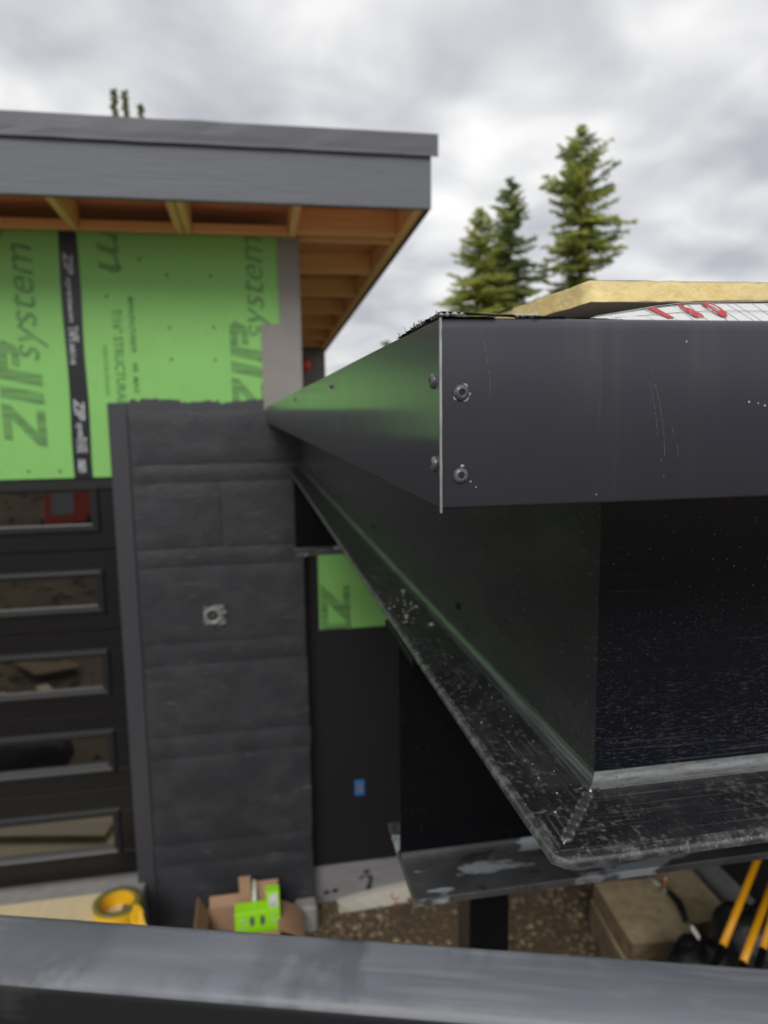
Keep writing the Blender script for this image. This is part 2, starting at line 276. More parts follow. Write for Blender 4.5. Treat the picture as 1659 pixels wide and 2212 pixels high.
# ------------------------------------------------------------------ building helpers (z from the eye; the objects are set down H higher)
def link(name, me, parent=None, loc=(0, 0, 0)):
    o = bpy.data.objects.new(name, me); COL.objects.link(o)
    if parent: o.parent = parent
    else: o.location = (loc[0], loc[1], loc[2]+H)
    o['_b'] = tuple(loc)
    return o
def thing(name, label, cat, loc, group=None):
    o = link(name, None, None, loc); o.empty_display_size = 0.1
    o['label'] = label; o['category'] = cat
    if group: o['group'] = group
    return o
def base(o): return Vector(o['_b'])
class MB:
    def __init__(s): s.bm = bmesh.new(); s.mats = []
    def _mi(s, m):
        if m not in s.mats: s.mats.append(m)
        return s.mats.index(m)
    def faces(s, vs, fs, m, smooth=False):
        i = s._mi(m); bv = [s.bm.verts.new(v) for v in vs]
        for f in fs:
            try: F = s.bm.faces.new([bv[k] for k in f])
            except ValueError: continue
            F.material_index = i; F.smooth = smooth
        return bv
    def hexa(s, P, m, bev=0.0, seg=1):
        fs = [(0, 3, 2, 1), (4, 5, 6, 7), (0, 1, 5, 4), (1, 2, 6, 5), (2, 3, 7, 6), (3, 0, 4, 7)]
        bv = s.faces(P, fs, m)
        if bev > 0:
            ed = list({e_ for v in bv for e_ in v.link_edges})
            r = bmesh.ops.bevel(s.bm, geom=ed, offset=bev, segments=seg, profile=0.5, affect='EDGES')
            for f in r['faces']: f.material_index = s._mi(m)
        return s
    def box(s, x0, x1, y0, y1, z0, z1, m, bev=0.0, seg=1):
        return s.hexa([(x0, y0, z0), (x1, y0, z0), (x1, y1, z0), (x0, y1, z0), (x0, y0, z1), (x1, y0, z1), (x1, y1, z1), (x0, y1, z1)], m, bev, seg)
    def obox(s, c, ax, ay, az, m, bev=0.0, seg=1):             # centre and three half-axes
        c, ax, ay, az = Vector(c), Vector(ax), Vector(ay), Vector(az)
        return s.hexa([c-ax-ay-az, c+ax-ay-az, c+ax+ay-az, c-ax+ay-az, c-ax-ay+az, c+ax-ay+az, c+ax+ay+az, c-ax+ay+az], m, bev, seg)
    def loft(s, rings, m, closed=True, caps=True, smooth=False):
        n = len(rings[0]); vs = [p for r in rings for p in r]; fs = []
        for i in range(len(rings)-1):
            for k in range(n if closed else n-1):
                a = i*n+k; b = i*n+(k+1) % n
                fs.append((a, b, b+n, a+n))
        bv = s.faces(vs, fs, m, smooth)
        if caps and closed:
            for rr in (bv[:n][::-1], bv[-n:]):
                try: F = s.bm.faces.new(rr); F.material_index = s._mi(m)
                except ValueError: pass
        return bv
    def tube(s, pts, rad, m, n=10, caps=True, smooth=True):
        pts = [Vector(p) for p in pts]; rs = rad if isinstance(rad, (list, tuple)) else [rad]*len(pts)
        rings = []; ref = Vector((0.31, 0.17, 0.93))
        for i, p in enumerate(pts):
            t = (pts[min(i+1, len(pts)-1)]-pts[max(i-1, 0)]).normalized()
            a = t.cross(ref).normalized(); b = t.cross(a)
            rings.append([p+rs[i]*(a*math.cos(2*math.pi*k/n)+b*math.sin(2*math.pi*k/n)) for k in range(n)])
        s.loft(rings, m, True, caps, smooth); return s
    def lathe(s, prof, m, org, axis, n=20, smooth=True, caps=True):
        org, axis = Vector(org), Vector(axis).normalized()
        a = axis.orthogonal().normalized(); b = axis.cross(a)
        rings = [[org+axis*h+r*(a*math.cos(2*math.pi*k/n)+b*math.sin(2*math.pi*k/n)) for k in range(n)] for r, h in prof]
        s.loft(rings, m, True, caps, smooth); return s
    def build(s, name, parent=None, loc=(0, 0, 0), recalc=True):
        o0 = base(parent) if parent else Vector(loc)
        if recalc: bmesh.ops.recalc_face_normals(s.bm, faces=s.bm.faces)
        for v in s.bm.verts: v.co -= o0
        me = bpy.data.meshes.new(name); s.bm.to_mesh(me); s.bm.free()
        for m in s.mats: me.materials.append(m)
        return link(name, me, parent, tuple(o0))
def single(mb, name, label, cat, loc, group=None):
    o = mb.build(name, None, loc); o['label'] = label; o['category'] = cat
    if group: o['group'] = group
    return o
def structure(mb, name, loc=(0, 0, 0), kind='structure'):
    o = mb.build(name, None, loc); o['kind'] = kind; return o
def P(mb, name, parent): return mb.build(name, parent)
# lettering: a flat mesh of the built-in font, or of own outlines, fitted into a box on a wall plane
def font_polys(txt, shear=0.0, bold=0.0):
    c = bpy.data.curves.new('t', 'FONT'); c.body = txt; c.shear = shear; c.offset = bold; c.resolution_u = 3
    o = bpy.data.objects.new('t', c); COL.objects.link(o)
    bpy.context.view_layer.update()
    me = bpy.data.meshes.new_from_object(o.evaluated_get(bpy.context.evaluated_depsgraph_get()))
    vs = [(v.co.x, v.co.y) for v in me.vertices]; fs = [tuple(p.vertices) for p in me.polygons]
    bpy.data.objects.remove(o); bpy.data.curves.remove(c); bpy.data.meshes.remove(me)
    return vs, fs
def block_polys(shear=0.22):
    def quadset(ps): return ps
    out_v, out_f = [], []
    def poly(pts):
        i = len(out_v); out_v.extend([(x+shear*y, y) for x, y in pts]); out_f.append(tuple(range(i, i+len(pts))))
    poly([(0, 0), (.95, 0), (.95, .2), (0, .2)]); poly([(0, .2), (.34, .2), (.95, .8), (.6, .8)]); poly([(.02, .8), (.95, .8), (.95, 1), (.02, 1)])
    poly([(1.12, 0), (1.42, 0), (1.42, 1), (1.12, 1)])
    poly([(1.6, 0), (1.9, 0), (1.9, 1), (1.6, 1)]); poly([(1.9, .78), (2.3, .78), (2.42, 1), (1.9, 1)]); poly([(2.3, .78), (2.55, .66), (2.62, .86), (2.42, 1)])
    poly([(2.3, .78), (2.3, .68), (2.55, .60), (2.55, .66)]); poly([(2.0, .68), (2.0, .50), (2.42, .50), (2.55, .60), (2.3, .68)])
    return out_v, out_f
def letters(name, parent, polys, m, org, ux, uy, length, height, off):
    """org: lower left corner of the text box; ux, uy: reading and up directions; off: small offset vector"""
    vs, fs = polys
    x0 = min(v[0] for v in vs); x1 = max(v[0] for v in vs); y0 = min(v[1] for v in vs); y1 = max(v[1] for v in vs)
    org, ux, uy, off = Vector(org), Vector(ux), Vector(uy), Vector(off)
    mb = MB()
    mb.faces([org+off+ux*((x-x0)/(x1-x0)*length)+uy*((y-y0)/(y1-y0)*height) for x, y in vs], fs, m)
    return mb.build(name, parent, recalc=False)
def fbm(x, y, z=0.0, o=4): return mnoise.fractal(Vector((x, y, z)), 1.0, 2.0, o)

# ================================================================== THE SETTING
G = -3.45
def gz(x, y):
    """height of the ground: level gravel by the building, a spoil bank behind the viewer"""
    b = max(0.0, min(1.0, (-2.0-y)/12.0)); far = max(0.0, 1-abs(y)/60.0)
    z = G + 3.2*b*b*(3-2*b)*far
    n = 0.05*fbm(x*.9, y*.9) if y > -1.5 else 0.14*fbm(x*.6, y*.6)
    if abs(x) > 40 or abs(y) > 40: n = 0
    return z+n
mb = MB()
xs = [-1500, -400, -120, -50] + [-20+i*0.5 for i in range(81)] + [50, 120, 400, 1500]
ys = [-1500, -400, -120, -60] + [-30+i*0.5 for i in range(73)] + [20, 50, 120, 400, 1500]
mb.faces([(x, y, gz(x, y)) for y in ys for x in xs],
         [(j*len(xs)+i, j*len(xs)+i+1, (j+1)*len(xs)+i+1, (j+1)*len(xs)+i) for j in range(len(ys)-1) for i in range(len(xs)-1)], m_ground, True)
structure(mb, 'ground')
# loose pebbles on the gravel where the photograph shows them
rnd = random.Random(5); mb = MB()
def pebble(mb, c, r, m):
    ax = Vector((rnd.uniform(.7, 1.3), 0, 0))*r; ang = rnd.uniform(0, 3.14)
    ico = [(0, 0, .7), (.9, 0, 0), (.28, .86, .1), (-.73, .53, -.1), (-.73, -.53, .1), (.28, -.86, -.1), (0, 0, -.6)]
    s = [rnd.uniform(.7, 1.3) for _ in range(3)]
    vs = [(c[0]+r*(x*s[0]*math.cos(ang)-y*s[1]*math.sin(ang)), c[1]+r*(x*s[0]*math.sin(ang)+y*s[1]*math.cos(ang)), c[2]+r*z*s[2]) for x, y, z in ico]
    fs = [(0, k, k % 5+1) for k in range(1, 6)] + [(6, k % 5+1, k) for k in range(1, 6)]
    mb.faces(vs, fs, m)
for i in range(3200):
    x = rnd.uniform(.2, 2.8); y = rnd.uniform(2.6, 4.72); r = rnd.choice([.008, .011, .015, .02, .028])
    pebble(mb, (x, y, gz(x, y)+r*.3), r, rnd.choice(m_peb))
for i in range(1500):
    x = rnd.uniform(-9, 0); y = rnd.uniform(-9, 3.0); r = rnd.choice([.03, .04, .06, .09])
    pebble(mb, (x, y, gz(x, y)+r*.3), r, rnd.choice(m_peb))
structure(mb, 'gravel', kind='stuff')
mb = MB(); mb.box(-6, -0.80, 2.9, 5.2, G-.3, -3.03, m_conc, .01); structure(mb, 'apron')

# ------------------------------------------------------------------ garage building: walls, wrap, roof
bld = thing('garage_building', 'unfinished garage with green sheathing, grey fascia and open wooden eaves', 'building', (-1, 5.0, G))
YW = 4.6
SOF = lambda y: 1.087-.048*(y-4.0)
pl = MB(); pl.box(-4.2, -1.012, YW, YW+.012, -.362, SOF(YW)+.004, m_green, .002); pl = P(pl, 'sheathing_panel', bld)
pr = MB(); pr.box(-1.008, .315, YW, YW+.012, -.362, SOF(YW)+.004, m_green, .002); pr = P(pr, 'sheathing_panel', bld)
UP, DN, RX, LX, OF = (0, 0, 1), (0, 0, -1), (1, 0, 0), (-1, 0, 0), (0, -.0025, 0)
sysp = font_polys('system', .28, .0); zipp = block_polys()
def pz(x, y): p = at(x, y, Y=YW); return (p.x, YW, p.z)
# upward-reading marks (left panel and right edge of the right panel)
def mark_up(parent, x, y, s=1.0):
    o = pz(x, y)
    letters('lettering', parent, zipp, m_print, o, UP, LX, .625*s, .235*s, OF)
    letters('lettering', parent, sysp, m_print, (o[0]+.045*s, YW, o[2]+.505*s), UP, LX, .66*s, .18*s, (0, -.0036, 0))
    letters('trade_mark', parent, font_polys('o', 0, .03), m_print, (o[0]-.15*s, YW, o[2]+1.20*s), UP, LX, .03, .03, OF)
mark_up(pl, 103, 966); mark_up(pr, 581, 900, .93)
# downward-reading marks on the right panel
o = pz(207, 500); letters('lettering', pr, font_polys('m', .28, .01), m_print, (o[0], YW, o[2]+.04), DN, RX, .27, .12, OF)
o = pz(253, 574); letters('trade_mark', pr, font_polys('o', 0, .03), m_print, o, DN, RX, .03, .03, OF)
o = pz(241, 668); letters('small_print', pr, font_polys('7/16" STRUCTURAL', 0, .015), m_printsm, o, DN, RX, .56, .055, OF)
o = pz(276, 642); letters('small_print', pr, font_polys('MANUFACTURED', 0, .02), m_printsm, o, DN, RX, .30, .032, OF)
o = pz(284, 752)
for q_, (tx_, ln_) in enumerate((('4', .025), ('48', .06), ('MAX', .10))): letters('small_print', pr, font_polys(tx_, 0, .02), m_printsm, (o[0], o[1], o[2]-(0, .08, .17)[q_]), DN, RX, ln_, .032, OF)
o = pz(222, 745); letters('small_print', pr, font_polys('SIZED FOR SPACING', 0, .0), m_printsm, o, DN, RX, .30, .022, OF)
nm = None
for (x, y) in [(360, 594), (455, 596), (548, 598), (366, 708), (462, 707), (556, 708), (370, 776), (465, 777), (560, 778), (378, 868), (470, 866), (62, 1170), (130, 1174), (46, 700), (34, 560), (300, 560), (230, 640)]:
    p = pz(x, min(y, 1025)) if y < 1000 else pz(x, 1018)
    if nm is None:
        k = MB(); k.lathe([(.009, 0), (.009, -.002), (.004, -.0035)], m_nail, (p[0], YW, p[2]), (0, 1, 0), 8); k = P(k, 'nail', pr if p[0] > -1.01 else pl); nm = (k.data, Vector((p[0], YW, p[2])))
    else:
        par = pr if p[0] > -1.01 else pl
        k = link('nail', nm[0], par, base(par)); k.location = Vector((p[0], YW, p[2]))-nm[1]
# seam tape
tp = MB(); pts = [(-1.057+.004*math.sin(z*7), -.953+.003*math.sin(z*9+1), z) for z in [-.36+i*.12 for i in range(13)]]
tp.loft([[(a, YW-.001, z), (a, YW-.0035, z), (b, YW-.0035, z), (b, YW-.001, z)] for a, b, z in pts], m_tape); tp = P(tp, 'seam_tape', bld)
TO = (0, -.0045, 0)
for (txt, z, ln, ht, sh) in [('ZIP', 1.0, .13, .05, .3), ('system', .86, .26, .035, .3), ('TAPE', .58, .09, .055, 0), ('made in usa', .48, .12, .04, .2), ('ZIP', .16, .13, .06, .3), ('system', .02, .16, .045, .3),
                             ('TAPE', -.07, .09, .06, 0), ('seam', -.2, .08, .045, .2)]:
    z = z-.05
    letters('tape_print', tp, font_polys(txt, sh, .03), m_whiteink, (-1.035, YW, z), DN, RX, ln, ht, TO)
# grey membrane folded round the corner
wr = MB()
def sheet_xz(mb, x0, x1, z0, z1, y, m, nx=10, nz=14, amp=.004, seed=0.0, t=.002):
    vs = [(x0+(x1-x0)*i/nx, y-amp*fbm(i*.35+seed, j*.25)-(.0 if 0 < i < nx else 0), z0+(z1-z0)*j/nz) for j in range(nz+1) for i in range(nx+1)]
    mb.faces(vs, [(j*(nx+1)+i, j*(nx+1)+i+1, (j+1)*(nx+1)+i+1, (j+1)*(nx+1)+i) for j in range(nz) for i in range(nx)], m, True)
sheet_xz(wr, .192, .322, .548, SOF(YW)-.001, YW-.007, m_wrap, seed=3)
sheet_xz(wr, .078, .322, -.10, .548, YW-.007, m_wrap, seed=3)
wr.box(.316, .324, YW-.010, 9.4, -.10, 1.05, m_wrap, .003); P(wr, 'house_wrap', bld)
# header over the door, coloured black for the shadow gap there, side and back walls
w = MB(); w.box(-4.2, -.845, YW+.015, YW+.1, -.43, -.362, m_void); P(w, 'shadow_black_header', bld)
w = MB(); w.box(-4.2, .31, 9.4, 9.55, G, .82, m_farwall); w.box(-4.25, -4.205, YW, 9.4, G, .85, m_farwall); P(w, 'back_wall', bld)
w = MB(); w.box(.40, .9705, 9.55, 9.7, G, SOF(9.6)+.15, m_farwall); w = P(w, 'return_wall', bld)
k = MB(); c = at(657, 789, Y=9.53); k.lathe([(.085, 0), (.085, -.02), (.06, -.05), (.02, -.06)], m_redlamp, c, (0, 1, 0), 20); P(k, 'red_lamp', w)
w = MB(); w.box(-4.2, -.85, YW+.1, YW+2.5, -3.03, -3.0, m_conc); P(w, 'garage_slab', bld)
# recessed wall under the canopy: green sheathing, black membrane, foundation band
YR = 4.75
w = MB(); w.box(-.8, 2.95, YR, YR+.15, -1.452, .0, m_green); w = P(w, 'recess_sheathing', bld)
zz = at(752, 1262, Y=YR); letters('lettering', w, font_polys('ZI', .0, .05), m_print, (zz.x-.19, YR, zz.z+.02), DN, RX, .36, .20, OF)
w = MB()
nx = 24
vs = []
for i in range(nx+1):
    x = .2+2.75*i/nx
    vs += [(x, YR-.006, -1.452+.012*fbm(i*.6, 2)), (x, YR-.006, -3.172+.008*fbm(i*.5, 7)), ]
w.faces(vs, [(2*i, 2*i+1, 2*i+3, 2*i+2) for i in range(nx)], m_membr)
w.box(-.8, 2.95, YR, YR+.15, -3.3, -1.455, m_membr); w.box(.15, .398, YR-.006, YR-.001, -1.45, -.9, m_membr); w = P(w, 'foundation_membrane', bld)
k = MB(); p0 = at(766, 1686, Y=YR-.008); p1 = at(787, 1716, Y=YR-.008); k.box(p0.x, p1.x, YR-.011, YR-.007, p1.z, p0.z, m_blue)
k.box(p0.x+.02, p1.x-.02, YR-.014, YR-.0115, p1.z+.03, p0.z-.035, m_copper); P(k, 'blue_tag', w)
w = MB(); w.box(-.8, 2.95, YR-.012, YR+.15, G-.15, -3.302, m_fdn); w.box(-.8, 2.95, YR-.012, YR-.001, -3.30, -3.176, m_fdn); w = P(w, 'foundation_band', bld)
# hand-marked figure on the band
p = at(792, 1925, Y=YR-.013)
k = MB(); s_ = .001
pts = [(-.05, .10), (-.02, .125), (.02, .12), (.035, .09), (.02, .05), (.012, .0), (.0, -.05), (-.005, -.11), (.03, -.12)]
ring = []
for i, (a, b) in enumerate(pts):
    wd_ = .012+.006*((i*7) % 3)
    ring.append([(p.x+a-wd_, YR-.0145, p.z+b), (p.x+a+wd_, YR-.0145, p.z+b)])
k.loft(ring, m_ink, False, False)
for (a, b) in [(-.17, -.09), (-.29, .03), (-.23, .035), (.0, .15), (-.14, -.12)]:
    k.faces([(p.x+a-.022, YR-.0145, p.z+b-.012), (p.x+a+.02, YR-.0145, p.z+b-.015), (p.x+a+.026, YR-.0145, p.z+b+.014), (p.x+a-.012, YR-.0145, p.z+b+.02)], [(0, 1, 2, 3)], m_ink)
P(k, 'marker_writing', w)['kind'] = 'stuff'

# ------------------------------------------------------------------ roof over the garage
roof_h = .29
rf = MB()
rf.hexa([(-4.4, 4.02, SOF(4.02)+.155), (.975, 4.02, SOF(4.02)+.155), (.975, 9.9, SOF(9.9)+.155), (-4.4, 9.9, SOF(9.9)+.155),
         (-4.4, 4.02, SOF(4.02)+.172), (.975, 4.02, SOF(4.02)+.172), (.975, 9.9, SOF(9.9)+.172), (-4.4, 9.9, SOF(9.9)+.172)], m_ply)
roof = P(rf, 'roof', bld)
k = MB(); k.hexa([(-4.4, 4.0, SOF(4)+.18), (1.0, 4.0, SOF(4)+.18), (1.0, 9.92, SOF(9.92)+.18), (-4.4, 9.92, SOF(9.92)+.18),
                  (-4.4, 4.0, SOF(4)+.36), (1.0, 4.0, SOF(4)+.36), (1.0, 9.92, SOF(9.92)+.36), (-4.4, 9.92, SOF(9.92)+.36)], m_drip); P(k, 'roof_insulation', roof)
k = MB(); k.box(-4.5, 1.0, 3.975, 4.012, 1.087, 1.362, m_fboard, .003); P(k, 'fascia_board', roof)
k = MB()
n = 40
prof = [(3.952, 1.353), (3.960, 1.366), (3.958, 1.40), (3.957, 1.463), (3.965, 1.468), (4.2, 1.470), (4.2, 1.45), (3.973, 1.45), (3.972, 1.365), (3.966, 1.353)]
k.loft([[(-4.5+5.535*i/n, y+.0025*fbm(i*.9, j), z+.003*fbm(i*.6, j*.2+4)) for j, (y, z) in enumerate(prof)] for i in range(n+1)], m_drip); P(k, 'drip_edge', roof)
k = MB(); k.hexa([(.972, 4.013, SOF(4.013)), (.999, 4.013, SOF(4.013)), (.999, 9.9, SOF(9.9)), (.972, 9.9, SOF(9.9)),
                  (.972, 4.013, SOF(4.013)+.36), (.999, 4.013, SOF(4.013)+.36), (.999, 9.9, SOF(9.9)+.36), (.972, 9.9, SOF(9.9)+.36)], m_blackfas); P(k, 'barge_board', roof)
def sloped(x0, x1, y0, y1, dz0, dz1, m): 
    k = MB(); k.hexa([(x0, y0, SOF(y0)+dz0), (x1, y0, SOF(y0)+dz0), (x1, y1, SOF(y1)+dz0), (x0, y1, SOF(y1)+dz0),
                      (x0, y0, SOF(y0)+dz1), (x1, y0, SOF(y0)+dz1), (x1, y1, SOF(y1)+dz1), (x0, y1, SOF(y1)+dz1)], m, .002); return k
P(sloped(.915, .970, 4.014, 9.85, .006, .152, m_rafty), 'barge_rafter', roof)
for x in (-4.05, -3.45, -2.85, -2.22, -1.60, -.975, -.395, -.345, .262):
    P(sloped(x, x+.042, 4.014, 4.597, .004, .152, m_rafty), 'rafter', roof)
for x0, x1 in ((-4.0, -3.46), (-3.4, -2.86), (-2.8, -2.23), (-2.17, -1.61), (-1.55, -.98), (-.93, -.40), (-.30, .258)):
    P(sloped(x0, x1, 4.556, 4.594, .006, .060, m_raftx), 'blocking', roof)
for y in (4.50, 4.66, 5.47, 6.28, 7.09, 7.90, 8.71, 9.3):
    P(sloped(.307 if y < 4.6 else .327, .912, y, y+.042, .008, .152, m_raftx), 'lookout', roof)

# ------------------------------------------------------------------ block pilaster beside the door
pil = thing('masonry_pilaster', 'black coated block pilaster between garage door and steel canopy', 'pilaster', (-.27, 4.7, G))
k = MB(); k.box(-.846, -.735, 4.585, 4.72, G-.1, .083, m_jamb, .004); P(k, 'corner_trim', pil)
k = MB(); k.box(-.735, .296, 4.5965, 4.749, G-.1, .05, m_coat); P(k, 'core', pil)
zs = [.034, -.293, -.408, -.817, -.936, -1.428, -1.57, -2.045, -2.191, -2.794, -2.936, -3.5]
rnd = random.Random(11)
for i in range(len(zs)-1):
    z1, z0 = zs[i], zs[i+1]; thin = (z1-z0) < .2
    cuts = [-.733, -.21, .30] if i == 2 else [-.733, .30]
    for a, b in zip(cuts[:-1], cuts[1:]):
        k = MB(); jy = rnd.uniform(-.002, .002)-(0 if thin else .003); e_ = .0035
        x0, x1 = a+e_, b-e_+(.012*rnd.uniform(-1, 1) if b > .25 else 0)
        nxg, nzg = max(6, int((x1-x0)/.05)), max(3, int((z1-z0)/.045)); vs = []
        for q in range(nzg+1):
            for p_ in range(nxg+1):
                ed = (p_ in (0, nxg)) + (q in (0, nzg))
                X = x0+(x1-x0)*p_/nxg; Z = z0+e_+(z1-z0-2*e_)*q/nzg
                X += (.004*fbm(Z*14, X*3+i) if p_ in (0, nxg) else 0); Z += (.0045*fbm(X*13, i*3.3+q) if q in (0, nzg) else 0)
                y = 4.588+jy+.0030*fbm(X*7, Z*7, i)+(.0042 if ed else 0)
                vs.append((X, y, Z))
        k.faces(vs, [(q*(nxg+1)+p_, q*(nxg+1)+p_+1, (q+1)*(nxg+1)+p_+1, (q+1)*(nxg+1)+p_) for q in range(nzg) for p_ in range(nxg)], m_coat, True)
        P(k, 'block', pil)
k = MB(); n = 60; top = []
for i in range(n+1):
    x = -.846+.925*i/n; top.append((x, .083+.018*fbm(x*7, 1.3)+.008*fbm(x*31, 4) + (.02 if .2 < (x+.846) < .42 else 0) + (.012 if abs(x+.70) < .02 else 0)))
vs = []
for x, z in top: vs += [(x, 4.592, .028), (x, 4.5935, z)]
k.faces(vs, [(2*i, 2*i+2, 2*i+3, 2*i+1) for i in range(n)], m_jamb); P(k, 'brushed_coating_edge', pil)
k = MB()
k.box(-.348, -.236, 4.572, 4.583, -1.322, -1.192, m_galvp, .008)
k.lathe([(.056, -.003), (.055, -.012), (.050, -.020), (.036, -.016), (.034, -.002)], m_galv, (-.288, 4.575, -1.257), (0, 1, 0), 22)
k.lathe([(.033, -.004), (.02, -.005)], m_jamb, (-.290, 4.575, -1.257), (0, 1, 0), 14)
for zz_, hh_, ww_ in ((-1.318, .022, .040), (-1.287, .018, .028), (-1.252, .022, .045), (-1.216, .020, .030)):
    k.hexa([(-.243, 4.560, zz_), (-.243+ww_, 4.566, zz_+.004), (-.243+ww_, 4.582, zz_+.004), (-.243, 4.582, zz_), (-.243, 4.560, zz_+hh_), (-.243+ww_*.8, 4.566, zz_+hh_+.006), (-.243+ww_*.8, 4.582, zz_+hh_+.006), (-.243, 4.582, zz_+hh_)], m_galv, .003)
P(k, 'electrical_box', pil)
k = MB(); k.box(.16, .312, 4.46, 4.584, G-.1, -3.275, m_conc, .02); P(k, 'footing', pil)

# ------------------------------------------------------------------ sectional garage door
door = thing('garage_door', 'black sectional garage door with long glass panes under green wall', 'garage door', (-2.5, 4.66, -3.03))
zd = [-.345, -.812, -1.324, -1.857, -2.375, -2.985]
XD0, XD1 = -4.0, -.852
panes = [(1112, 0, 0)]
for i in range(5):
    z1, z0 = zd[i]-.003, zd[i+1]+.003
    hgt = z1-z0
    wz1, wz0, wx1, wx0 = z1-.135, z0+.125, XD1-.105, XD0+.105
    if i == 0: wz1 = z1-.07
    if i == 4: wz1, wz0 = z1-.16, z0+.165
    f = MB()
    for bx in ((XD0, XD1, z0, wz0), (XD0, XD1, wz1, z1), (XD0, wx0, wz0+.0005, wz1-.0005), (wx1, XD1, wz0+.0005, wz1-.0005)):
        f.box(bx[0], bx[1], 4.635, 4.675, bx[2], bx[3], m_door, .002)
    f.box(XD0+.01, XD1-.01, 4.664, 4.676, z0-.004, z0+.004, m_door)
    sec = P(f, 'door_section', door)
    fr = MB()       # stepped frame round the glass, mitred
    prof = [(-.024, 4.6335), (-.012, 4.619), (.006, 4.615), (.016, 4.624), (.022, 4.624), (.030, 4.632), (.034, 4.648), (.034, 4.66)]
    for (ax0, az0, ax1, az1, nx_, nz_) in ((wx0, wz0, wx1, wz0, 0, 1), (wx1, wz0, wx1, wz1, -1, 0), (wx1, wz1, wx0, wz1, 0, -1), (wx0, wz1, wx0, wz0, 1, 0)):
        r1, r2 = [], []
        tx = (1 if ax1 > ax0 else -1) if ax1 != ax0 else 0; tz = (1 if az1 > az0 else -1) if az1 != az0 else 0
        for o_, y_ in prof:
            r1.append((ax0+nx_*o_+tx*o_, y_, az0+nz_*o_+tz*o_)); r2.append((ax1+nx_*o_-tx*o_, y_, az1+nz_*o_-tz*o_))
        fr.loft([r1, r2], m_doortrim, False, False)
    P(fr, 'window_frame', sec)
    g = MB(); g.box(wx0+.02, wx1-.02, 4.652, 4.658, wz0+.02, wz1-.02, m_pane); P(g, 'pane', sec)

# ================================================================== STEEL CANOPY
can = thing('steel_canopy', 'black steel channel canopy with dark grey metal fascia in the foreground', 'canopy', (1.4, 2.5, -.35))
FX, FY, FT, FB, XR, YE = .095, .360, .0475, -.050, 2.80, 4.583
# deck inside the fascia
k = MB(); k.box(FX+.004, XR, FY+.004, YE, -.044, .042, m_deck); P(k, 'roof_deck', can)
# front fascia panel: bent sheet with a rounded upper return
def sheet_profile(path, t=.0012): return path
k = MB()
pf = [(.0, FB+.0015), (.0015, FB), (.0, FB+.004), (0, FT-.004), (.0008, FT-.0015), (.003, FT), (.03, FT+.001)]
pf = [(.012, FB), (.0014, FB), (.0, FB+.0016), (0, FT-.0065), (.0005, FT-.0038), (.0018, FT-.0016), (.0038, FT-.0004), (.0062, FT), (.03, FT)]
nn = 30
rings = []
for i in range(nn+1):
    x = FX+(XR-FX)*(i/nn)**1.6
    rings.append([(x, FY+a+.0003*fbm(x*9, b*20), b) for a, b in pf])
k.loft(rings, m_fasciaf, False, False, True); ff = P(k, 'front_fascia', can)
k = MB(); n = 24
k.loft([[(FX-.0007+.0001*fbm(i*.5, 1), FY-.0006, z), (FX+.0003+.0002*fbm(i*.8, 5), FY-.0009, z), (FX+.0004, FY+.0004, z), (FX-.0007, FY+.0006, z)]
        for i, z in [(j, FB-.0018+(FT-FB+.001)*j/n) for j in range(n+1)]], m_rawedge); P(k, 'cut_edge', ff)
k = MB(); pf2 = [(.012, FB), (.0014, FB), (.0, FB+.0016), (0, FT-.0014), (.0014, FT), (.03, FT)]; rings = []
nn = 40
for i in range(nn+1):
    y = FY+.0006+(YE-FY-.0006)*(i/nn)**1.5
    rings.append([(FX+a+.0008*fbm(y*2.1, b*6), y, b) for a, b in pf2])
k.loft(rings, m_fascia, False, False, True); fs_ = P(k, 'side_fascia', can)
def screw(parent, org, axis, r, name='screw', mat_=m_screw, sl_=True):
    org, axis = Vector(org), Vector(axis)
    k = MB()
    k.lathe([(r*1.0, -.0002), (r*1.02, r*.10), (r*.96, r*.26), (r*.82, r*.42), (r*.60, r*.53), (r*.42, r*.56), (r*.40, r*.52), (r*.38, r*.2)], mat_, org, axis, 24)
    a = axis.normalized().orthogonal().normalized(); b = axis.normalized().cross(a)
    k.faces([org+axis.normalized()*r*.5585+(a*math.cos(j*math.pi/6)+b*math.sin(j*math.pi/6))*r*(.36 if j % 2 else .25) for j in range(12)], [tuple(range(12))], m_void)
    return P(k, name, parent)
for x, y in ((996, 848), (995, 1027)):
    c = at(x, y, Y=FY); screw(ff, c, (0, -1, 0), .0041)
for (x, y, r) in ((937, 823, .0041), (940, 1002, .0041), (716, 832, .0041), (637, 862, .0041)):
    c = at(x, y, X=FX); screw(fs_, c, (-1, 0, 0), r)
# paint chipped round the screws
c = at(996, 848, Y=FY)
def arc_chip(c, r0_, r1_, a0, a1, m):
    k = MB(); n = 10; vs = []
    for i in range(n+1):
        a = a0+(a1-a0)*i/n; w_ = (r1_-r0_)*(.5+.5*math.sin(math.pi*i/n))
        for r_ in (r0_, r0_+w_): vs.append((c.x+r_*math.cos(a), FY-.0004, c.z+r_*math.sin(a)))
    k.faces(vs, [(2*i, 2*i+1, 2*i+3, 2*i+2) for i in range(n)], m); return k
for a0, a1 in ((R(205), R(235)), (R(285), R(330)), (R(340), R(360)), (R(40), R(75))): P(arc_chip(c, .0043, .0051, a0, a1, m_chip), 'paint_chip', ff)
def blob(cx, cz, r, m, sq=1.0):
    k = MB(); k.faces([(cx+r*sq*math.cos(j*math.pi/4), FY-.0004, cz+r*math.sin(j*math.pi/4)) for j in range(8)], [tuple(range(8))], m); return k
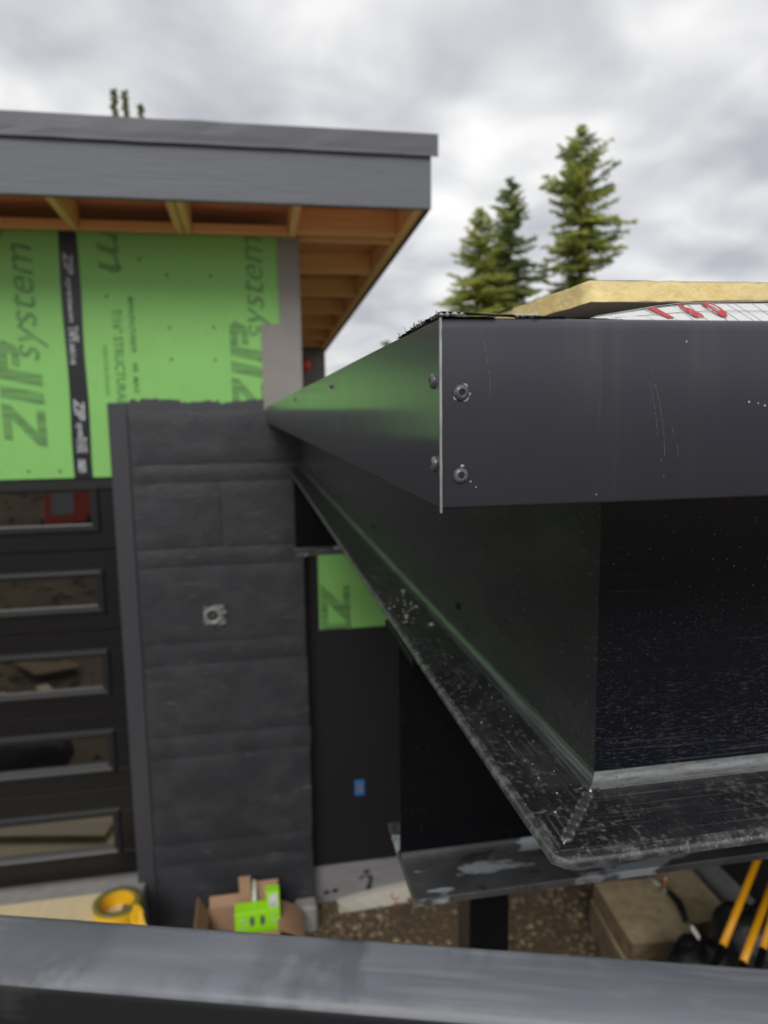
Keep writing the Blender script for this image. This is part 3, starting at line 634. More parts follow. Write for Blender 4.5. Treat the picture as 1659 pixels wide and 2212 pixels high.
for (x, y, r, sq) in ((998, 1006, .0007, 1.6), (1016, 1040, .0005, 1), (1028, 1052, .0004, 1), (1617, 868, .0007, 1), (1637, 871, .0005, 1), (1651, 876, .0007, 1), (1482, 738, .0006, 1), (1287, 1100-32, .0004, 1)):
    p = at(x, y, Y=FY); P(blob(p.x, p.z, r, m_chip, sq), 'paint_chip', ff)
# long fine scratches: dashed, slightly leaning
rnd = random.Random(3)
for (xa, ya, xb, yb, dens) in ((1037, 705, 1060, 860, .7), (1395, 800, 1420, 940, .8), (1415, 830, 1436, 985, .8), (1450, 920, 1466, 1005, .6), (1408, 800, 1412, 840, .5), (1425, 985, 1432, 1050, .3)):
    k = MB(); n = int(math.hypot(xb-xa, yb-ya)/5)
    for i in range(n):
        if rnd.random() > dens: continue
        t0 = i/n; t1 = (i+.3+.4*rnd.random())/n
        bow = lambda t: 5*math.sin(math.pi*t)
        pa = at(xa+(xb-xa)*t0+bow(t0), ya+(yb-ya)*t0, Y=FY-.0003); pb = at(xa+(xb-xa)*t1+bow(t1), ya+(yb-ya)*t1, Y=FY-.0003); w_ = .00012
        k.faces([(pa.x-w_, pa.y, pa.z), (pa.x+w_, pa.y, pa.z), (pb.x+w_, pb.y, pb.z), (pb.x-w_, pb.y, pb.z)], [(0, 1, 2, 3)], m_scr if 'm_scr' in globals() else m_chip)
    o = P(k, 'scratch', ff); o['kind'] = 'stuff'

# welded channel frame under the fascia (web, fillet, flange), two mitred runs
XWc, YWc, KX, KY, ZF = .288, .563, .079, .098, -.330
TOPW = -.046
def chan():
    """(outward 0..1 fraction, absolute outward metres for fillet, z)"""
    p = [(0, 0, TOPW)]
    n = 7; rr = .011
    for i in range(n+1):
        a = math.pi/2*i/n; p.append((0, rr*(1-math.sin(a)) if False else rr*(1-math.cos(a)), ZF+rr*(1-math.sin(a))))
    p += [(.5, .003, ZF-.0004), (.90, 0, ZF-.001), (.965, 0, ZF-.0018), (.99, 0, ZF-.0035), (1.0, 0, ZF-.006), (.99, 0, ZF-.009), (.95, 0, ZF-.0105), (.5, 0, ZF-.011)]
    return p
prof = chan()
def off(f, a): return f*KX+a, f*KY+a
def cham(f): return max(0.0, (f-.86)/.14)*.009
side, front = MB(), MB()
# side run: from the wall to the mitre, material by zone
def run(which):
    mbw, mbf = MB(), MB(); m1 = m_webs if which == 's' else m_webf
    st = []
    if which == 's':
        for i in range(25):
            t = (i/24)**1.7
            ring = []
            for f, a, z in prof:
                ox, oy = off(f, a)
                yc = YWc-oy+cham(f)
                ring.append((XWc-ox, yc+(YE+.02-yc)*t, z))
            st.append(ring)
    else:
        for i in range(17):
            t = (i/16)**1.4
            ring = []
            for f, a, z in prof:
                ox, oy = off(f, a)
                xc = XWc-ox+cham(f)
                ring.append((xc+(XR-xc)*t, YWc-oy, z))
            st.append(ring)
    kf = 1                                                  # profile points: web, fillet, flange, highlit toe
    mfl = m_flanges if which == 's' else m_flange
    def zones(mb_, st_, sm=True):
        for i0, i1, mm in ((1, 8, m_fillets if which == 's' else m_fillet), (8, 10, mfl), (10, 14, m_toe), (14, len(prof)-1, mfl)):
            mb_.loft([r_[i0:i1+1] for r_ in st_], mm, False, False, sm)
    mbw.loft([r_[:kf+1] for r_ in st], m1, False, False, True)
    zones(mbf, st)
    if which == 'f':                                        # chamfered flange corner
        a_ = [[], []]
        for f, a, z in prof:
            ox, oy = off(f, a)
            a_[0].append((XWc-ox, YWc-oy+cham(f), z)); a_[1].append((XWc-ox+cham(f), YWc-oy, z))
        zones(mbf, a_, False)
    return mbw, mbf
for wch, nm_ in (('s', 'side_channel'), ('f', 'front_channel')):
    a_, b_ = run(wch)
    cw = a_.build(nm_, can); fl = b_.build('flange', cw)
    if wch == 's': sidech = cw
    else: frontch = cw
k = MB(); k.box(XWc+.008, XR, YWc+.008, YE, -.20, -.19, m_membr); P(k, 'soffit', can)
k = MB(); k.box(XWc+.0005, XWc+.007, YWc+.0075, YE, ZF-.011, TOPW, m_beam); k.box(XWc+.0005, XR, YWc+.0005, YWc+.007, ZF-.011, TOPW, m_beam); P(k, 'channel_back', can)
for x, y in ((806, 1138), (990, 1308)):
    c = at(x, y, X=XWc); screw(sidech, c, (-1, 0, 0), .0062 if x > 900 else .0055, 'bolt', m_beam)
# weld bead along the mitre: overlapping ripples
k = MB(); pa = Vector((XWc-.010, YWc-.012, ZF)); pb = Vector((XWc-.064, YWc-.079, ZF))
dirv = (pb-pa).normalized(); sidev = Vector((-dirv.y, dirv.x, 0)); nR = 66; rings = []
for i in range(nR+1):
    t = i/nR; c = pa+(pb-pa)*t; ph = (t*7.2+.12*math.sin(t*19)) % 1.0                 # 7 overlapping ripples
    end = min(1, (1-t)*14, t*20); wdt = .0056*(.84+.18*ph+.08*math.sin(t*23))*end**.5; ht = (.0030+.0034*ph**1.5)*end
    rings.append([c+dirv*(.0020*math.sin(q*math.pi/8))+sidev*(wdt*math.cos(q*math.pi/8))+Vector((0, 0, ht*math.sin(q*math.pi/8)-.0002)) for q in range(9)])
k.loft(rings, m_weld, False, False, True)
P(k, 'weld_bead', frontch)
k = MB(); rnd = random.Random(17)
for i in range(46):
    c = at(rnd.gauss(872, 34), rnd.gauss(1315, 20), Z=ZF)
    if not XWc-KX+.006 < c.x < XWc-.014: continue
    pebble(k, (c.x, c.y, ZF+.0004), rnd.choice([.0012, .0016, .0022, .003, .005]), m_crumb if rnd.random() < .85 else m_crumb2)
for i in range(60):
    y = rnd.uniform(.50, 1.3); x = XWc-rnd.uniform(.012, KX-.004); pebble(k, (x, y, ZF+.0002), rnd.choice([.0007, .0009, .0012]), m_crumb)
o = P(k, 'plaster_crumbs', sidech); o['kind'] = 'stuff'
# weld spatter at the inside corner
k = MB(); rnd = random.Random(8)
for i in range(14):
    c = Vector((XWc-.012+rnd.uniform(-.006, .010), YWc-.013+rnd.uniform(-.006, .007), ZF+rnd.uniform(.000, .005))); r_ = rnd.uniform(.001, .0024)
    pebble(k, c, r_, m_weld)
P(k, 'weld_spatter', frontch)['kind'] = 'stuff'

# ------------------------------------------------------------------ wide-flange beams carrying the canopy
def ibeam(label, x0, x1, yc, zt, hgt, hw, post, grp):
    t = thing('support_beam', label, 'steel beam', ((x0+x1)/2, yc, zt-hgt), grp)
    k = MB(); k.box(x0+.001, x1, yc-.005, yc+.005, zt-hgt+.013, zt-.013, m_beam, .0012); P(k, 'web', t)
    k = MB(); k.box(x0, x1, yc-hw, yc+hw, zt-hgt, zt-hgt+.0125, m_beamfl, .002, 2); P(k, 'bottom_flange', t)
    k = MB(); k.box(x0, x1, yc-hw, yc+hw, zt-.0125, zt-.0008, m_beam, .002); P(k, 'top_flange', t)
    for s in (-1, 1):                                        # root fillets
        k = MB(); n = 5; rr = .012; ring = []
        for X in (x0+.0015, x1): ring.append([(X, yc+s*(.005+rr*(1-math.cos(math.pi/2*i/n))), zt-hgt+.0125+rr*(1-math.sin(math.pi/2*i/n))) for i in range(n+1)])
        k.loft(ring, m_beamfl, False, False, True); P(k, 'root_fillet', t)
    px0, px1 = post
    k = MB(); k.box(px0, px1, yc-.038, yc+.038, G-.05, zt-hgt-.0005, m_beam, .006, 2); p_ = P(k, 'post', t)
    k = MB(); k.box(px0-.04, px1+.04, yc-.09, yc+.09, G-.03, G+.07, m_beam, .004); P(k, 'base_plate', p_)
    return t
ibeam('near black wide flange beam on a square post under the canopy corner', .207, XR, 1.052, ZF-.011, .378, .104, (.313, .379), 'beams under the canopy')
ibeam('far black wide flange beam beside the block pilaster', .200, XR, 3.75, ZF-.011, .378, .104, (1.27, 1.33), 'beams under the canopy')

# ------------------------------------------------------------------ things lying on the canopy roof
k = MB(); nx_, ny_ = 70, 8
def shz(x, t):
    q = max(0, min(1, (x-.14)/.13)); b = .0155*q*q*(3-2*q)+.0015*math.sin(x*23)*q + .0012*fbm(x*14, t*2)*q
    return FT-.0008+max(0, b+.0012)*math.sin(min(1, t*5)*math.pi/2)
vs = [(.17+1.8*i/nx_, FY+.0085+.20*j/ny_, shz(.17+1.8*i/nx_, j/ny_)) for j in range(ny_+1) for i in range(nx_+1)]
k.faces(vs, [(j*(nx_+1)+i, j*(nx_+1)+i+1, (j+1)*(nx_+1)+i+1, (j+1)*(nx_+1)+i) for j in range(ny_) for i in range(nx_)], m_sheet, True)
ms = thing('mesh_sheet', 'white reinforced sheet with red print lying along the canopy edge', 'sheet', (1.0, FY+.1, FT))
k = P(k, 'sheet', ms)
th = MB()
for i in range(60):                                         # woven threads
    x = .2+.0085*i+.001*math.sin(i*3)
    th.tube([(x+.002*math.sin(j+i), FY+.0085+.20*j/8, shz(x, j/8)+.0002) for j in range(0, 6)], .00022, m_thread, 4, False)
for j in range(1, 5):
    th.tube([(.2+.55*i/30, FY+.0085+.20*j/16, shz(.2+.55*i/30, j/16)+.0002) for i in range(31)], .00022, m_thread, 4, False)
P(th, 'mesh_threads', ms)['kind'] = 'stuff'
def printed(txt, xpx, w_, name):
    x = at(xpx, 680, Y=FY+.03).x; vs_, fs2 = font_polys(txt, 0, .06)
    x0 = min(v[0] for v in vs_); x1 = max(v[0] for v in vs_); y0 = min(v[1] for v in vs_); y1 = max(v[1] for v in vs_); k = MB(); V = []
    for a, b in vs_:
        X = x+(a-x0)/(x1-x0)*w_; t = .02+.11*(b-y0)/(y1-y0); V.append((X, FY+.0085+.20*t, shz(X, t)+.0009))
    k.faces(V, fs2, m_red); k.build(name, ms, recalc=False)
printed('I', 1405, .0045, 'red_print'); printed('6.', 1462, .0065, 'red_print'); printed('O', 1515, .0075, 'red_print')
# yellow foam board
fb = thing('foam_board', 'yellow foam insulation board with torn edge lying on the canopy roof', 'insulation board', (.7, 1.0, FT))
A = Vector((.302, .62, .0955)); B = Vector((.312, 1.30, .110)); C = Vector((1.02, .93, .155)); D = B+(C-A)
tv = Vector((-.002, 0, .0185))
def edge_pts(a, b, n, amp, seed): return [a+(b-a)*(i/n)+Vector((amp*fbm(i*.9, seed), amp*fbm(i*.7, seed+3), .4*amp*fbm(i*1.1, seed+6))) for i in range(n+1)]
bot = edge_pts(A, C, 40, .0022, 1)+edge_pts(C, D, 6, .002, 2)[1:]+edge_pts(D, B, 10, .002, 3)[1:]+edge_pts(B, A, 30, .0022, 4)[1:-1]
inn = (A+B+C+D)/4
lay = []
for q in range(5):
    lay.append([p_+tv*(q/4)+(inn-p_).normalized()*(.0035*abs(fbm(i*.8, q*1.7+9))) for i, p_ in enumerate(bot)])
k = MB(); k.loft(lay, m_yfoam, True, False, True); P(k, 'foam_core', fb)
k = MB(); k.faces([p_-Vector((0, 0, .0004)) for p_ in lay[0]], [tuple(range(len(bot)))], m_facer); P(k, 'lower_facer', fb)
k = MB(); tp_ = [p_+Vector((0, 0, .0004)) for p_ in lay[-1]]; k.faces(tp_, [tuple(range(len(bot)))], m_facert)
ed = lay[-1][-30:]; 
k.loft([[p_+Vector((-.0015, -.0005, .0012+.0012*abs(fbm(i*.5, 2)))), p_+Vector((.004, 0, .002)), p_+Vector((.004, 0, -.0004)), p_+Vector((-.0012, 0, -.0012))] for i, p_ in enumerate(ed[2:22])], m_facert); P(k, 'upper_facer', fb)
# prop under the board so that it rests on something: an offcut of the same foam
k = MB(); k.box(.62, .95, .85, 1.02, FT+.001, .114, m_yfoam, .003); single(k, 'foam_offcut', 'foam offcut propping up the yellow insulation board', 'insulation offcut', (.78, .93, FT))
# torn membrane scraps at the corner
k = MB()
def scrap(mb, pts, w_, m, lift, seed, n=22):
    rings = []
    for i in range(n+1):
        t = i/n; f = t*(len(pts)-1); a = int(min(f, len(pts)-2)); p_ = Vector(pts[a]).lerp(Vector(pts[a+1]), f-a)
        e_ = .0022*fbm(i*.9, seed); rings.append([p_+Vector((e_, -e_, lift*.3*abs(fbm(i*.6, seed)))), p_+Vector((w_*.5, w_*.5, lift*(.6+.5*fbm(i*.5, seed+2)))), p_+Vector((w_, w_, 0.0004))])
    mb.loft(rings, m, False, False, True)
scrap(k, [(FX+.001, .475, FT+.0006), (FX-.0005, .43, FT+.0012), (FX+.0005, .40, FT+.0026), (FX+.003, FY+.008, FT+.0034), (FX+.03, FY+.004, FT+.0018), (FX+.06, FY+.003, FT+.0006)], .014, m_memtop, .0016, 2, 40)
single(k, 'membrane_scrap', 'crumpled black membrane scrap folded over the canopy corner', 'membrane', (.12, .40, FT))
k = MB(); scrap(k, [(FX+.036, FY+.004, FT+.0004), (FX+.05, FY+.004, FT+.0010), (FX+.07, FY+.005, FT+.0008), (FX+.09, FY+.006, FT+.0004), (FX+.105, FY+.008, FT+.0001)], .012, m_memtop, .0008, 7, 60)
single(k, 'membrane_strip', 'thin black membrane strip along the canopy top beside white sheet', 'membrane', (.2, .38, FT))
k = MB(); rnd = random.Random(4)
for i in range(26):
    y = FY+.005+.105*rnd.random()**.8; x = FX+.0005; z = FT+.0004; a = rnd.uniform(-1, 1)
    L_ = rnd.uniform(.002, .006)
    k.tube([(x, y, z), (x-.0006, y+.3*L_*a, z+.5*L_), (x-.001*rnd.random(), y+L_*a, z+L_*rnd.uniform(.4, .8))], .00025, m_fibre, 4)
for i in range(10):
    x = FX+.001+.012*rnd.random(); pebble(k, (x, FY+.001+.003*rnd.random(), FT+.0012), .0016, m_fibre)
for i in range(8):
    x = FX+.040+.012*rnd.random(); pebble(k, (x, FY+.002+.003*rnd.random(), FT+.0012), .0016, m_fibre)
o = single(k, 'torn_fibres', 'frayed pale fibres along the canopy corner', 'fibres', (.1, .4, FT)); o['kind'] = 'stuff'; del o['category']; del o['label']

# ------------------------------------------------------------------ steel tube crossing right in front of the viewer
ZB = -.222
e0, e1 = at(0, 1960, Z=ZB), at(1659, 2076, Z=ZB); d_ = (e1-e0).normalized(); nrm = Vector((d_.y, -d_.x, 0)); nrm = nrm if nrm.y < 0 else -nrm
wB, hB = .0385, .05
cB = (e0+e1)/2+nrm*(wB/2)-Vector((0, 0, hB/2))
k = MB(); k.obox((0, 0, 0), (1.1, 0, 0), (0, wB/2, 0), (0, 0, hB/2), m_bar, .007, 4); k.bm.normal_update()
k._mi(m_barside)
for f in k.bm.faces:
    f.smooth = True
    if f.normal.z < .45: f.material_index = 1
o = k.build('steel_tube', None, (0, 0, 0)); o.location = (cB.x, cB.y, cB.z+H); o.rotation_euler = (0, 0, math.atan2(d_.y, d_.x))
o['label'] = 'smudged grey steel tube crossing the bottom of the picture'; o['category'] = 'steel tube'

# ================================================================== THINGS ON THE GROUND
k = MB(); k.box(-2.7, -.90, 3.55, 4.50, -3.029, -3.008, m_board, .002); single(k, 'plywood_board', 'cream plywood board on the slab before the garage door', 'board', (-1.8, 4.0, -3.03))
k = MB(); k.obox((-1.75, 4.0, -2.985), (.62, .12, 0), (-.017, .09, 0), (0, 0, .02), m_lumber, .003); single(k, 'timber_plank', 'pale plank on the cream board, seen in the lowest door pane', 'plank', (-1.75, 4.0, -3.008))
# yellow roll with a loose tail
tr = thing('tape_roll', 'yellow roll with a dark top edge beside the garage door', 'roll', (-.96, 4.26, -3.008))
cR = Vector((-.915, 4.26, -3.008)); rO, rI, hR = .140, .100, .088
k = MB(); k.lathe([(rI, 0), (rO, 0), (rO, hR)], m_yel, cR, (0, 0, 1), 40)
k2 = MB(); k2.lathe([(rI+.0, hR-.01), (rI+.001, hR+.004), (rO+.001, hR+.004), (rO+.001, hR-.006)], m_yeldk, cR, (0, 0, 1), 40, True, False)
k3 = MB(); n = 40
k3.loft([[cR+Vector((rI*math.cos(2*math.pi*i/n), rI*math.sin(2*math.pi*i/n), z)) for i in range(n)] for z in (.0, hR)], m_yel, True, False, True)
k4 = MB(); n = 40; k4.loft([[cR+Vector((rO*math.cos(2*math.pi*i/n), rO*math.sin(2*math.pi*i/n), z)) for i in range(n)] for z in (.0, hR-.004)], m_yel, True, False, True); P(k4, 'winding', tr); k.bm.free()
P(k2, 'top_edge', tr); P(k3, 'core', tr)
k = MB(); ring = []
for i in range(14):
    t = i/13; c = cR+Vector((rO*.80+.045*t+.02*math.sin(t*5), -.10-.10*t, hR*(1-t)*(1-.2*math.sin(t*3))+.004)); w_ = Vector((.02, .035, 0.012))
    ring.append([c-w_, c+w_])
k.loft(ring, m_yel, False, False, True)
for i in range(2):
    ring = []
    for j in range(14):
        t = j/13; c = cR+Vector((rO*.72+.05*t+.03*i, -.09-.10*t-.02*i, (hR-.02*i)*(1-t)+.004)); w_ = Vector((.014, .03, 0.018)); ring.append([c-w_, c+w_])
    k.loft(ring, m_yel, False, False, True)
P(k, 'loose_tail', tr)['kind'] = 'stuff'
# cardboard box with open flaps
bz = -3.445
bxo = thing('cardboard_box', 'open cardboard box on the ground at the foot of the pilaster', 'box', (-.12, 4.28, bz))
bx0, bx1, by0, by1, bh = -.40, .045, 4.13, 4.42, .285
def wall_(x0, x1, y0, y1, nm_, z0=bz, z1=bz+bh): k = MB(); k.box(x0, x1, y0, y1, z0, z1, m_card); return P(k, nm_, bxo)
wall_(bx0, bx1, by1-.006, by1, 'side'); wall_(bx0, bx1, by0, by0+.006, 'side'); wall_(bx0, bx0+.006, by0+.007, by1-.007, 'side'); wall_(bx1-.006, bx1, by0+.007, by1-.007, 'side')
wall_(bx0+.007, bx1-.007, by0+.007, by1-.007, 'bottom', bz, bz+.006)
def flap(p0, p1, v, nm_='flap', curl=0):
    k = MB(); p0, p1, v = Vector(p0), Vector(p1), Vector(v); n_ = (p1-p0).cross(v).normalized()*.003
    m = 6; rings = []
    for i in range(m+1):
        t = i/m; o_ = v*t+n_*curl*t*t*10
        rings.append([p0+o_-n_, p1+o_-n_, p1+o_+n_, p0+o_+n_])
    k.loft(rings, m_card); return P(k, nm_, bxo)
zt_ = bz+bh+.001
flap((bx0, by1-.012, zt_), (bx0, by0, zt_), (-.055, 0, .10))
flap((bx0+.01, by1, zt_), (-.20, by1, zt_), (0, .02, .17)) if False else None
flap((bx0+.012, by1-.003, zt_), (bx1-.20, by1-.003, zt_), (0, .05, .05))
flap((bx0+.21, by1-.05, zt_), (bx0+.285, by1-.05, zt_), (-.005, .02, .215))
flap((bx1-.40, by0, zt_), (bx1, by0, zt_), (.02, -.16, -.035), curl=.6)
flap((bx1, by0, zt_), (bx1, by1, zt_), (.17, -.01, -.03), curl=2)
flap((bx1-.19, by1-.03, zt_-.02), (bx1-.02, by1-.03, zt_-.02), (.03, -.03, .13), curl=-3)
# lime green carton standing in the box
gc = thing('green_carton', 'lime green printed carton in the cardboard box', 'carton', (-.08, 4.27, -3.24))
p00, p10 = at(508, 1990, Y=4.24), at(606, 1978, Y=4.24); p01, p11 = at(508, 1966, Y=4.24), at(598, 1922, Y=4.24)
gx0, gx1, gz1 = -.222, .058, at(555, 1962, Y=4.24).z-.02
k = MB(); k.box(gx0, gx1, 4.235, 4.34, bz+.10, gz1, m_lime, .003); P(k, 'carton_body', gc)
k = MB(); k.box(gx1-.085, gx1, 4.232, 4.30, gz1+.0005, gz1+.125, m_lime, .003); P(k, 'carton_flap', gc)
def gq(x0, x1, z0, z1, m, nm_, y=4.2335): k = MB(); k.box(x0, x1, y-.001, y, z0, z1, m); return P(k, nm_, gc)
gq(gx1-.065, gx1-.012, gz1+.02, gz1+.11, m_white, 'white_label', 4.231); gq(gx1-.06, gx1-.02, gz1+.03, gz1+.034, m_greyp, 'label_line', 4.2295); gq(gx1-.06, gx1-.02, gz1+.045, gz1+.049, m_greyp, 'label_line', 4.2295)
for x in (gx0+.09, gx0+.155):
    k = MB(); k.faces([(x+.015+.016*math.cos(j*math.pi/6), 4.2325, gz1-.06+.036*math.sin(j*math.pi/6)) for j in range(12)], [tuple(range(12))], m_greyp); P(k, 'window_print', gc)
for x, z in ((gx0+.03, gz1-.04), (gx0+.03, gz1-.09), (gx0+.215, gz1-.03), (gx0+.215, gz1-.075)): gq(x, x+.045, z-.008, z, m_whiteink, 'small_print')
# sealant tube with a white nozzle
st = thing('sealant_tube', 'white nozzle of a sealant tube standing in the cardboard box', 'sealant tube', (-.10, 4.33, -3.20))
cS = Vector((-.105, 4.36, bz+.01))
k = MB(); k.lathe([(.026, 0), (.026, .30), (.014, .32)], m_greyp, cS, (0.02, 0, 1), 16); P(k, 'tube', st)
k = MB(); k.lathe([(.016, .32), (.015, .36), (.010, .37), (.013, .40), (.009, .41), (.005, .475), (.004, .48)], m_white, cS, (0.02, 0, 1), 14); P(k, 'nozzle', st)
# white foam strip along the foundation
k = MB(); n = 18; ring = []
for i in range(n+1):
    x = .47+2.0*i/n; hz_ = -.02+.075*min(1, i/4)+.02*fbm(i*.4, 3) - (.03 if i > 14 else 0)
    ring.append([(x, 4.735, G-.08), (x, 4.735, G+hz_+.03), (x, 4.69, G+hz_+.025), (x, 4.60+.03*fbm(i*.5, 8), G+.005), (x, 4.60, G-.08)])
k.loft(ring, m_foamw); fo = thing('foam_strip', 'white foam strip with red marks half buried along the foundation', 'foam strip', (1.4, 4.7, G)); k = P(k, 'strip', fo)
for (x, y) in ((853, 1932), (1075, 1937), (965, 1936)):
    p = at(x, y, Y=4.665); kk = MB(); kk.lathe([(.026, .001), (.030, .004), (.022, .005), (.020, .002)], m_red, (p.x, 4.652, G+.036), (0, -.5, .8), 12, True, False); P(kk, 'red_mark', fo)

# stone blocks
def stone(cx, cy, z0, lx, ly, hz, rot, label, seed):
    t = MB(); n1, n2, n3 = 8, 6, 4; ca, sa = math.cos(rot), math.sin(rot)
    def pt(u, v, w):
        x, y, z = (u-.5)*lx, (v-.5)*ly, w*hz
        ed = sum(1 for q in (u, v, w) if q in (0, 1))
        k_ = .010 if ed == 1 else 0
        nx = .006*fbm(u*3+seed, v*3, w*3); ny = .006*fbm(u*3, v*3+seed, w*3+5)
        s = 1-.005*(ed-1 if ed > 1 else 0)
        x, y = x*s+nx, y*s+ny; z = z-(.004 if ed > 1 and w == 1 else 0)+.004*fbm(u*4, v*4, seed)
        return (cx+x*ca-y*sa, cy+x*sa+y*ca, z0+z)
    def face(fn, na, nb, m):
        t.faces([fn(i/na, j/nb) for j in range(nb+1) for i in range(na+1)], [(j*(na+1)+i, j*(na+1)+i+1, (j+1)*(na+1)+i+1, (j+1)*(na+1)+i) for j in range(nb) for i in range(na)], m)
    face(lambda a, b: pt(a, b, 1), n1, n2, m_stone); face(lambda a, b: pt(a, b, 0), n1, n2, m_stone)
    face(lambda a, b: pt(a, 0, b), n1, n3, m_stonef); face(lambda a, b: pt(a, 1, b), n1, n3, m_stonef)
    face(lambda a, b: pt(0, a, b), n2, n3, m_stonef); face(lambda a, b: pt(1, a, b), n2, n3, m_stonef)
    bmesh.ops.remove_doubles(t.bm, verts=t.bm.verts, dist=1e-5)
    return single(t, 'stone_block', label, 'stone block', (cx, cy, z0), 'tan wall stones under the canopy')
stone(2.27, 3.74, -3.20, .42, .56, .15, -.06, 'tan stone block on top of the stack, crossed by black cable', 1.0)
stone(2.63, 3.84, -3.20, .28, .56, .15, -.05, 'tan stone block beside the cable, against the dark side wall', 2.4)
stone(2.32, 3.74, G+.02, .54, .64, .222, -.10, 'lower tan stone block at the bottom of the stack', 3.7)
stone(2.70, 3.86, G+.02, .26, .50, .225, .02, 'lower tan stone under the block against the side wall', 5.1)
# cable over the stones with grey sleeve and fitting
cb = thing('power_cable', 'black cable with grey sleeve lying over the tan stones', 'cable', (2.45, 3.8, -3.05))
ZS = -3.035
def gp(x, y): p = at(x, y, Z=ZS); return (p.x, p.y, p.z)
k = MB(); k.tube([gp(1340, 1868), gp(1370, 1880), gp(1392, 1889), gp(1403, 1896)], .012, m_cable); k.tube([gp(1432, 1918), gp(1450, 1932), gp(1466, 1950), gp(1476, 1972), gp(1480, 1990)], [.012, .02, .024, .02, .014], m_cable)
P(k, 'cable', cb)
k = MB(); k.tube([gp(1402, 1895), gp(1426, 1914)], .014, m_rope); P(k, 'sleeve', cb)
k = MB(); q0 = Vector(gp(1437, 1921)); k.lathe([(.013, 0), (.017, .01), (.012, .03), (.016, .045), (.013, .075), (.006, .09)], m_copper, q0, (.05, .05, 1), 12); P(k, 'copper_fitting', cb)
k = MB(); k.tube([q0+Vector((-.03, .0, .0)), q0+Vector((.0, -.03, .0)), q0+Vector((.02, .0, .01))], .014, m_galv, 8); P(k, 'clamp', cb)
k = MB(); k.tube([q0+Vector((.0045, .0045, .09)), at(1448, 1885, Y=3.80), at(1452, 1850, Y=3.78), at(1460, 1800, Y=3.75)+Vector((0, 0, .35))], .008, m_rope, 8); single(k, 'hanging_rope', 'thin grey rope hanging from the beam to the copper fitting', 'rope', tuple(q0))
# side foundation wall on the right
sw = thing('side_wall', 'dark foundation wall on the right behind the orange poles', 'wall', (2.95, 3.0, G))
XS = 2.86
k = MB(); k.box(XS, XS+.2, 1.0, 4.735, -2.93, -.22, m_membr); P(k, 'membrane', sw)
k = MB(); k.box(XS-.004, XS+.2, 1.0, 4.735, G-.1, -2.932, m_fdn); P(k, 'concrete_band', sw)
k = MB(); n = 16; ring = []
for i in range(n+1):
    y = 2.4+2.3*i/n; a = .05+.015*fbm(i*.7, 2); hz_ = .13+.02*fbm(i*.6, 9)
    ring.append([(XS-.006, y, G-.06), (XS-.006, y, G+hz_+.02), (XS-.03, y, G+hz_), (XS-.04-a*.5, y, G+.03), (XS-.04-a*.5, y, G-.06)])
k.loft(ring, m_foamw); ws = thing('edge_foam_strip', 'dirty white foam strip at the foot of the side wall', 'foam strip', (2.82, 3.5, G)); k = P(k, 'strip', ws)
for y_ in (3.3, 3.9): kk = MB(); kk.box(XS-.062, XS-.05, y_, y_+.10, G+.04, G+.10, m_red, .004); P(kk, 'red_mark', ws)
# black bags
def lump(c, rx, ry, rz, label, seed, tie):
    t = thing('plastic_bag', label, 'bag', (c[0], c[1], c[2]-rz), 'black bags under the canopy')
    k = MB(); nu, nv = 24, 14; rings = []
    for j in range(nv+1):
        ph = math.pi*j/nv-math.pi/2; ring = []
        for i in range(nu):
            th_ = 2*math.pi*i/nu; q = 1+.16*fbm(math.cos(th_)*1.6+seed, math.sin(th_)*1.6, ph*1.2)
            zz_ = math.sin(ph); zz_ = zz_ if zz_ > 0 else max(zz_*.9, -.9)
            ring.append((c[0]+rx*q*math.cos(ph)**.7*math.cos(th_) if math.cos(ph) > 1e-6 else c[0], c[1]+ry*q*math.cos(ph)**.7*math.sin(th_) if math.cos(ph) > 1e-6 else c[1], c[2]+rz*zz_*(q if zz_ > 0 else 1)))
        rings.append(ring)
    k.loft(rings, m_bag, True, True, True); P(k, 'bag', t)
    if tie:
        k = MB(); k.obox(tie, (.013, -.012, -.02), (.010, .008, 0), (.0, .006, .008), m_white, .003); P(k, 'white_tag', t)
tg = at(1502, 2014, Y=2.90)
lump((2.17, 3.02, -3.10), .20, .20, .38, 'black bag with a white tag in front of the tan stones', 1.3, tg)
lump((2.52, 3.12, -3.06), .24, .22, .42, 'black bag at the foot of the orange poles', 4.4, None)
# orange poles leaning on the side
def pole(xa, ya, xb, yb, Y0, label):
    a = at(xa, ya, Y=Y0); b = at(xb, yb, Y=Y0+.30); d__ = b-a
    t = thing('handle_pole', label, 'pole', tuple(a), 'orange poles leaning under the canopy')
    top = a+d__*1.75
    k = MB(); k.tube([a, a+d__*.5, top], .0175, m_orange, 14); P(k, 'shaft', t)
    low = a-d__.normalized()*(a.z-G-.02)/max(.2, d__.normalized().z)
    k = MB(); k.tube([a+d__.normalized()*.004, low], .019, m_bag, 12); P(k, 'grip', t)
pole(1560, 2046, 1640, 1848, 2.75, 'orange pole nearest the stones, leaning to the right')
pole(1604, 2082, 1662, 1925, 2.62, 'second orange pole from the stones, leaning to the right')
pole(1648, 2052, 1705, 1850, 2.80, 'orange pole cut off by the right edge of the picture')

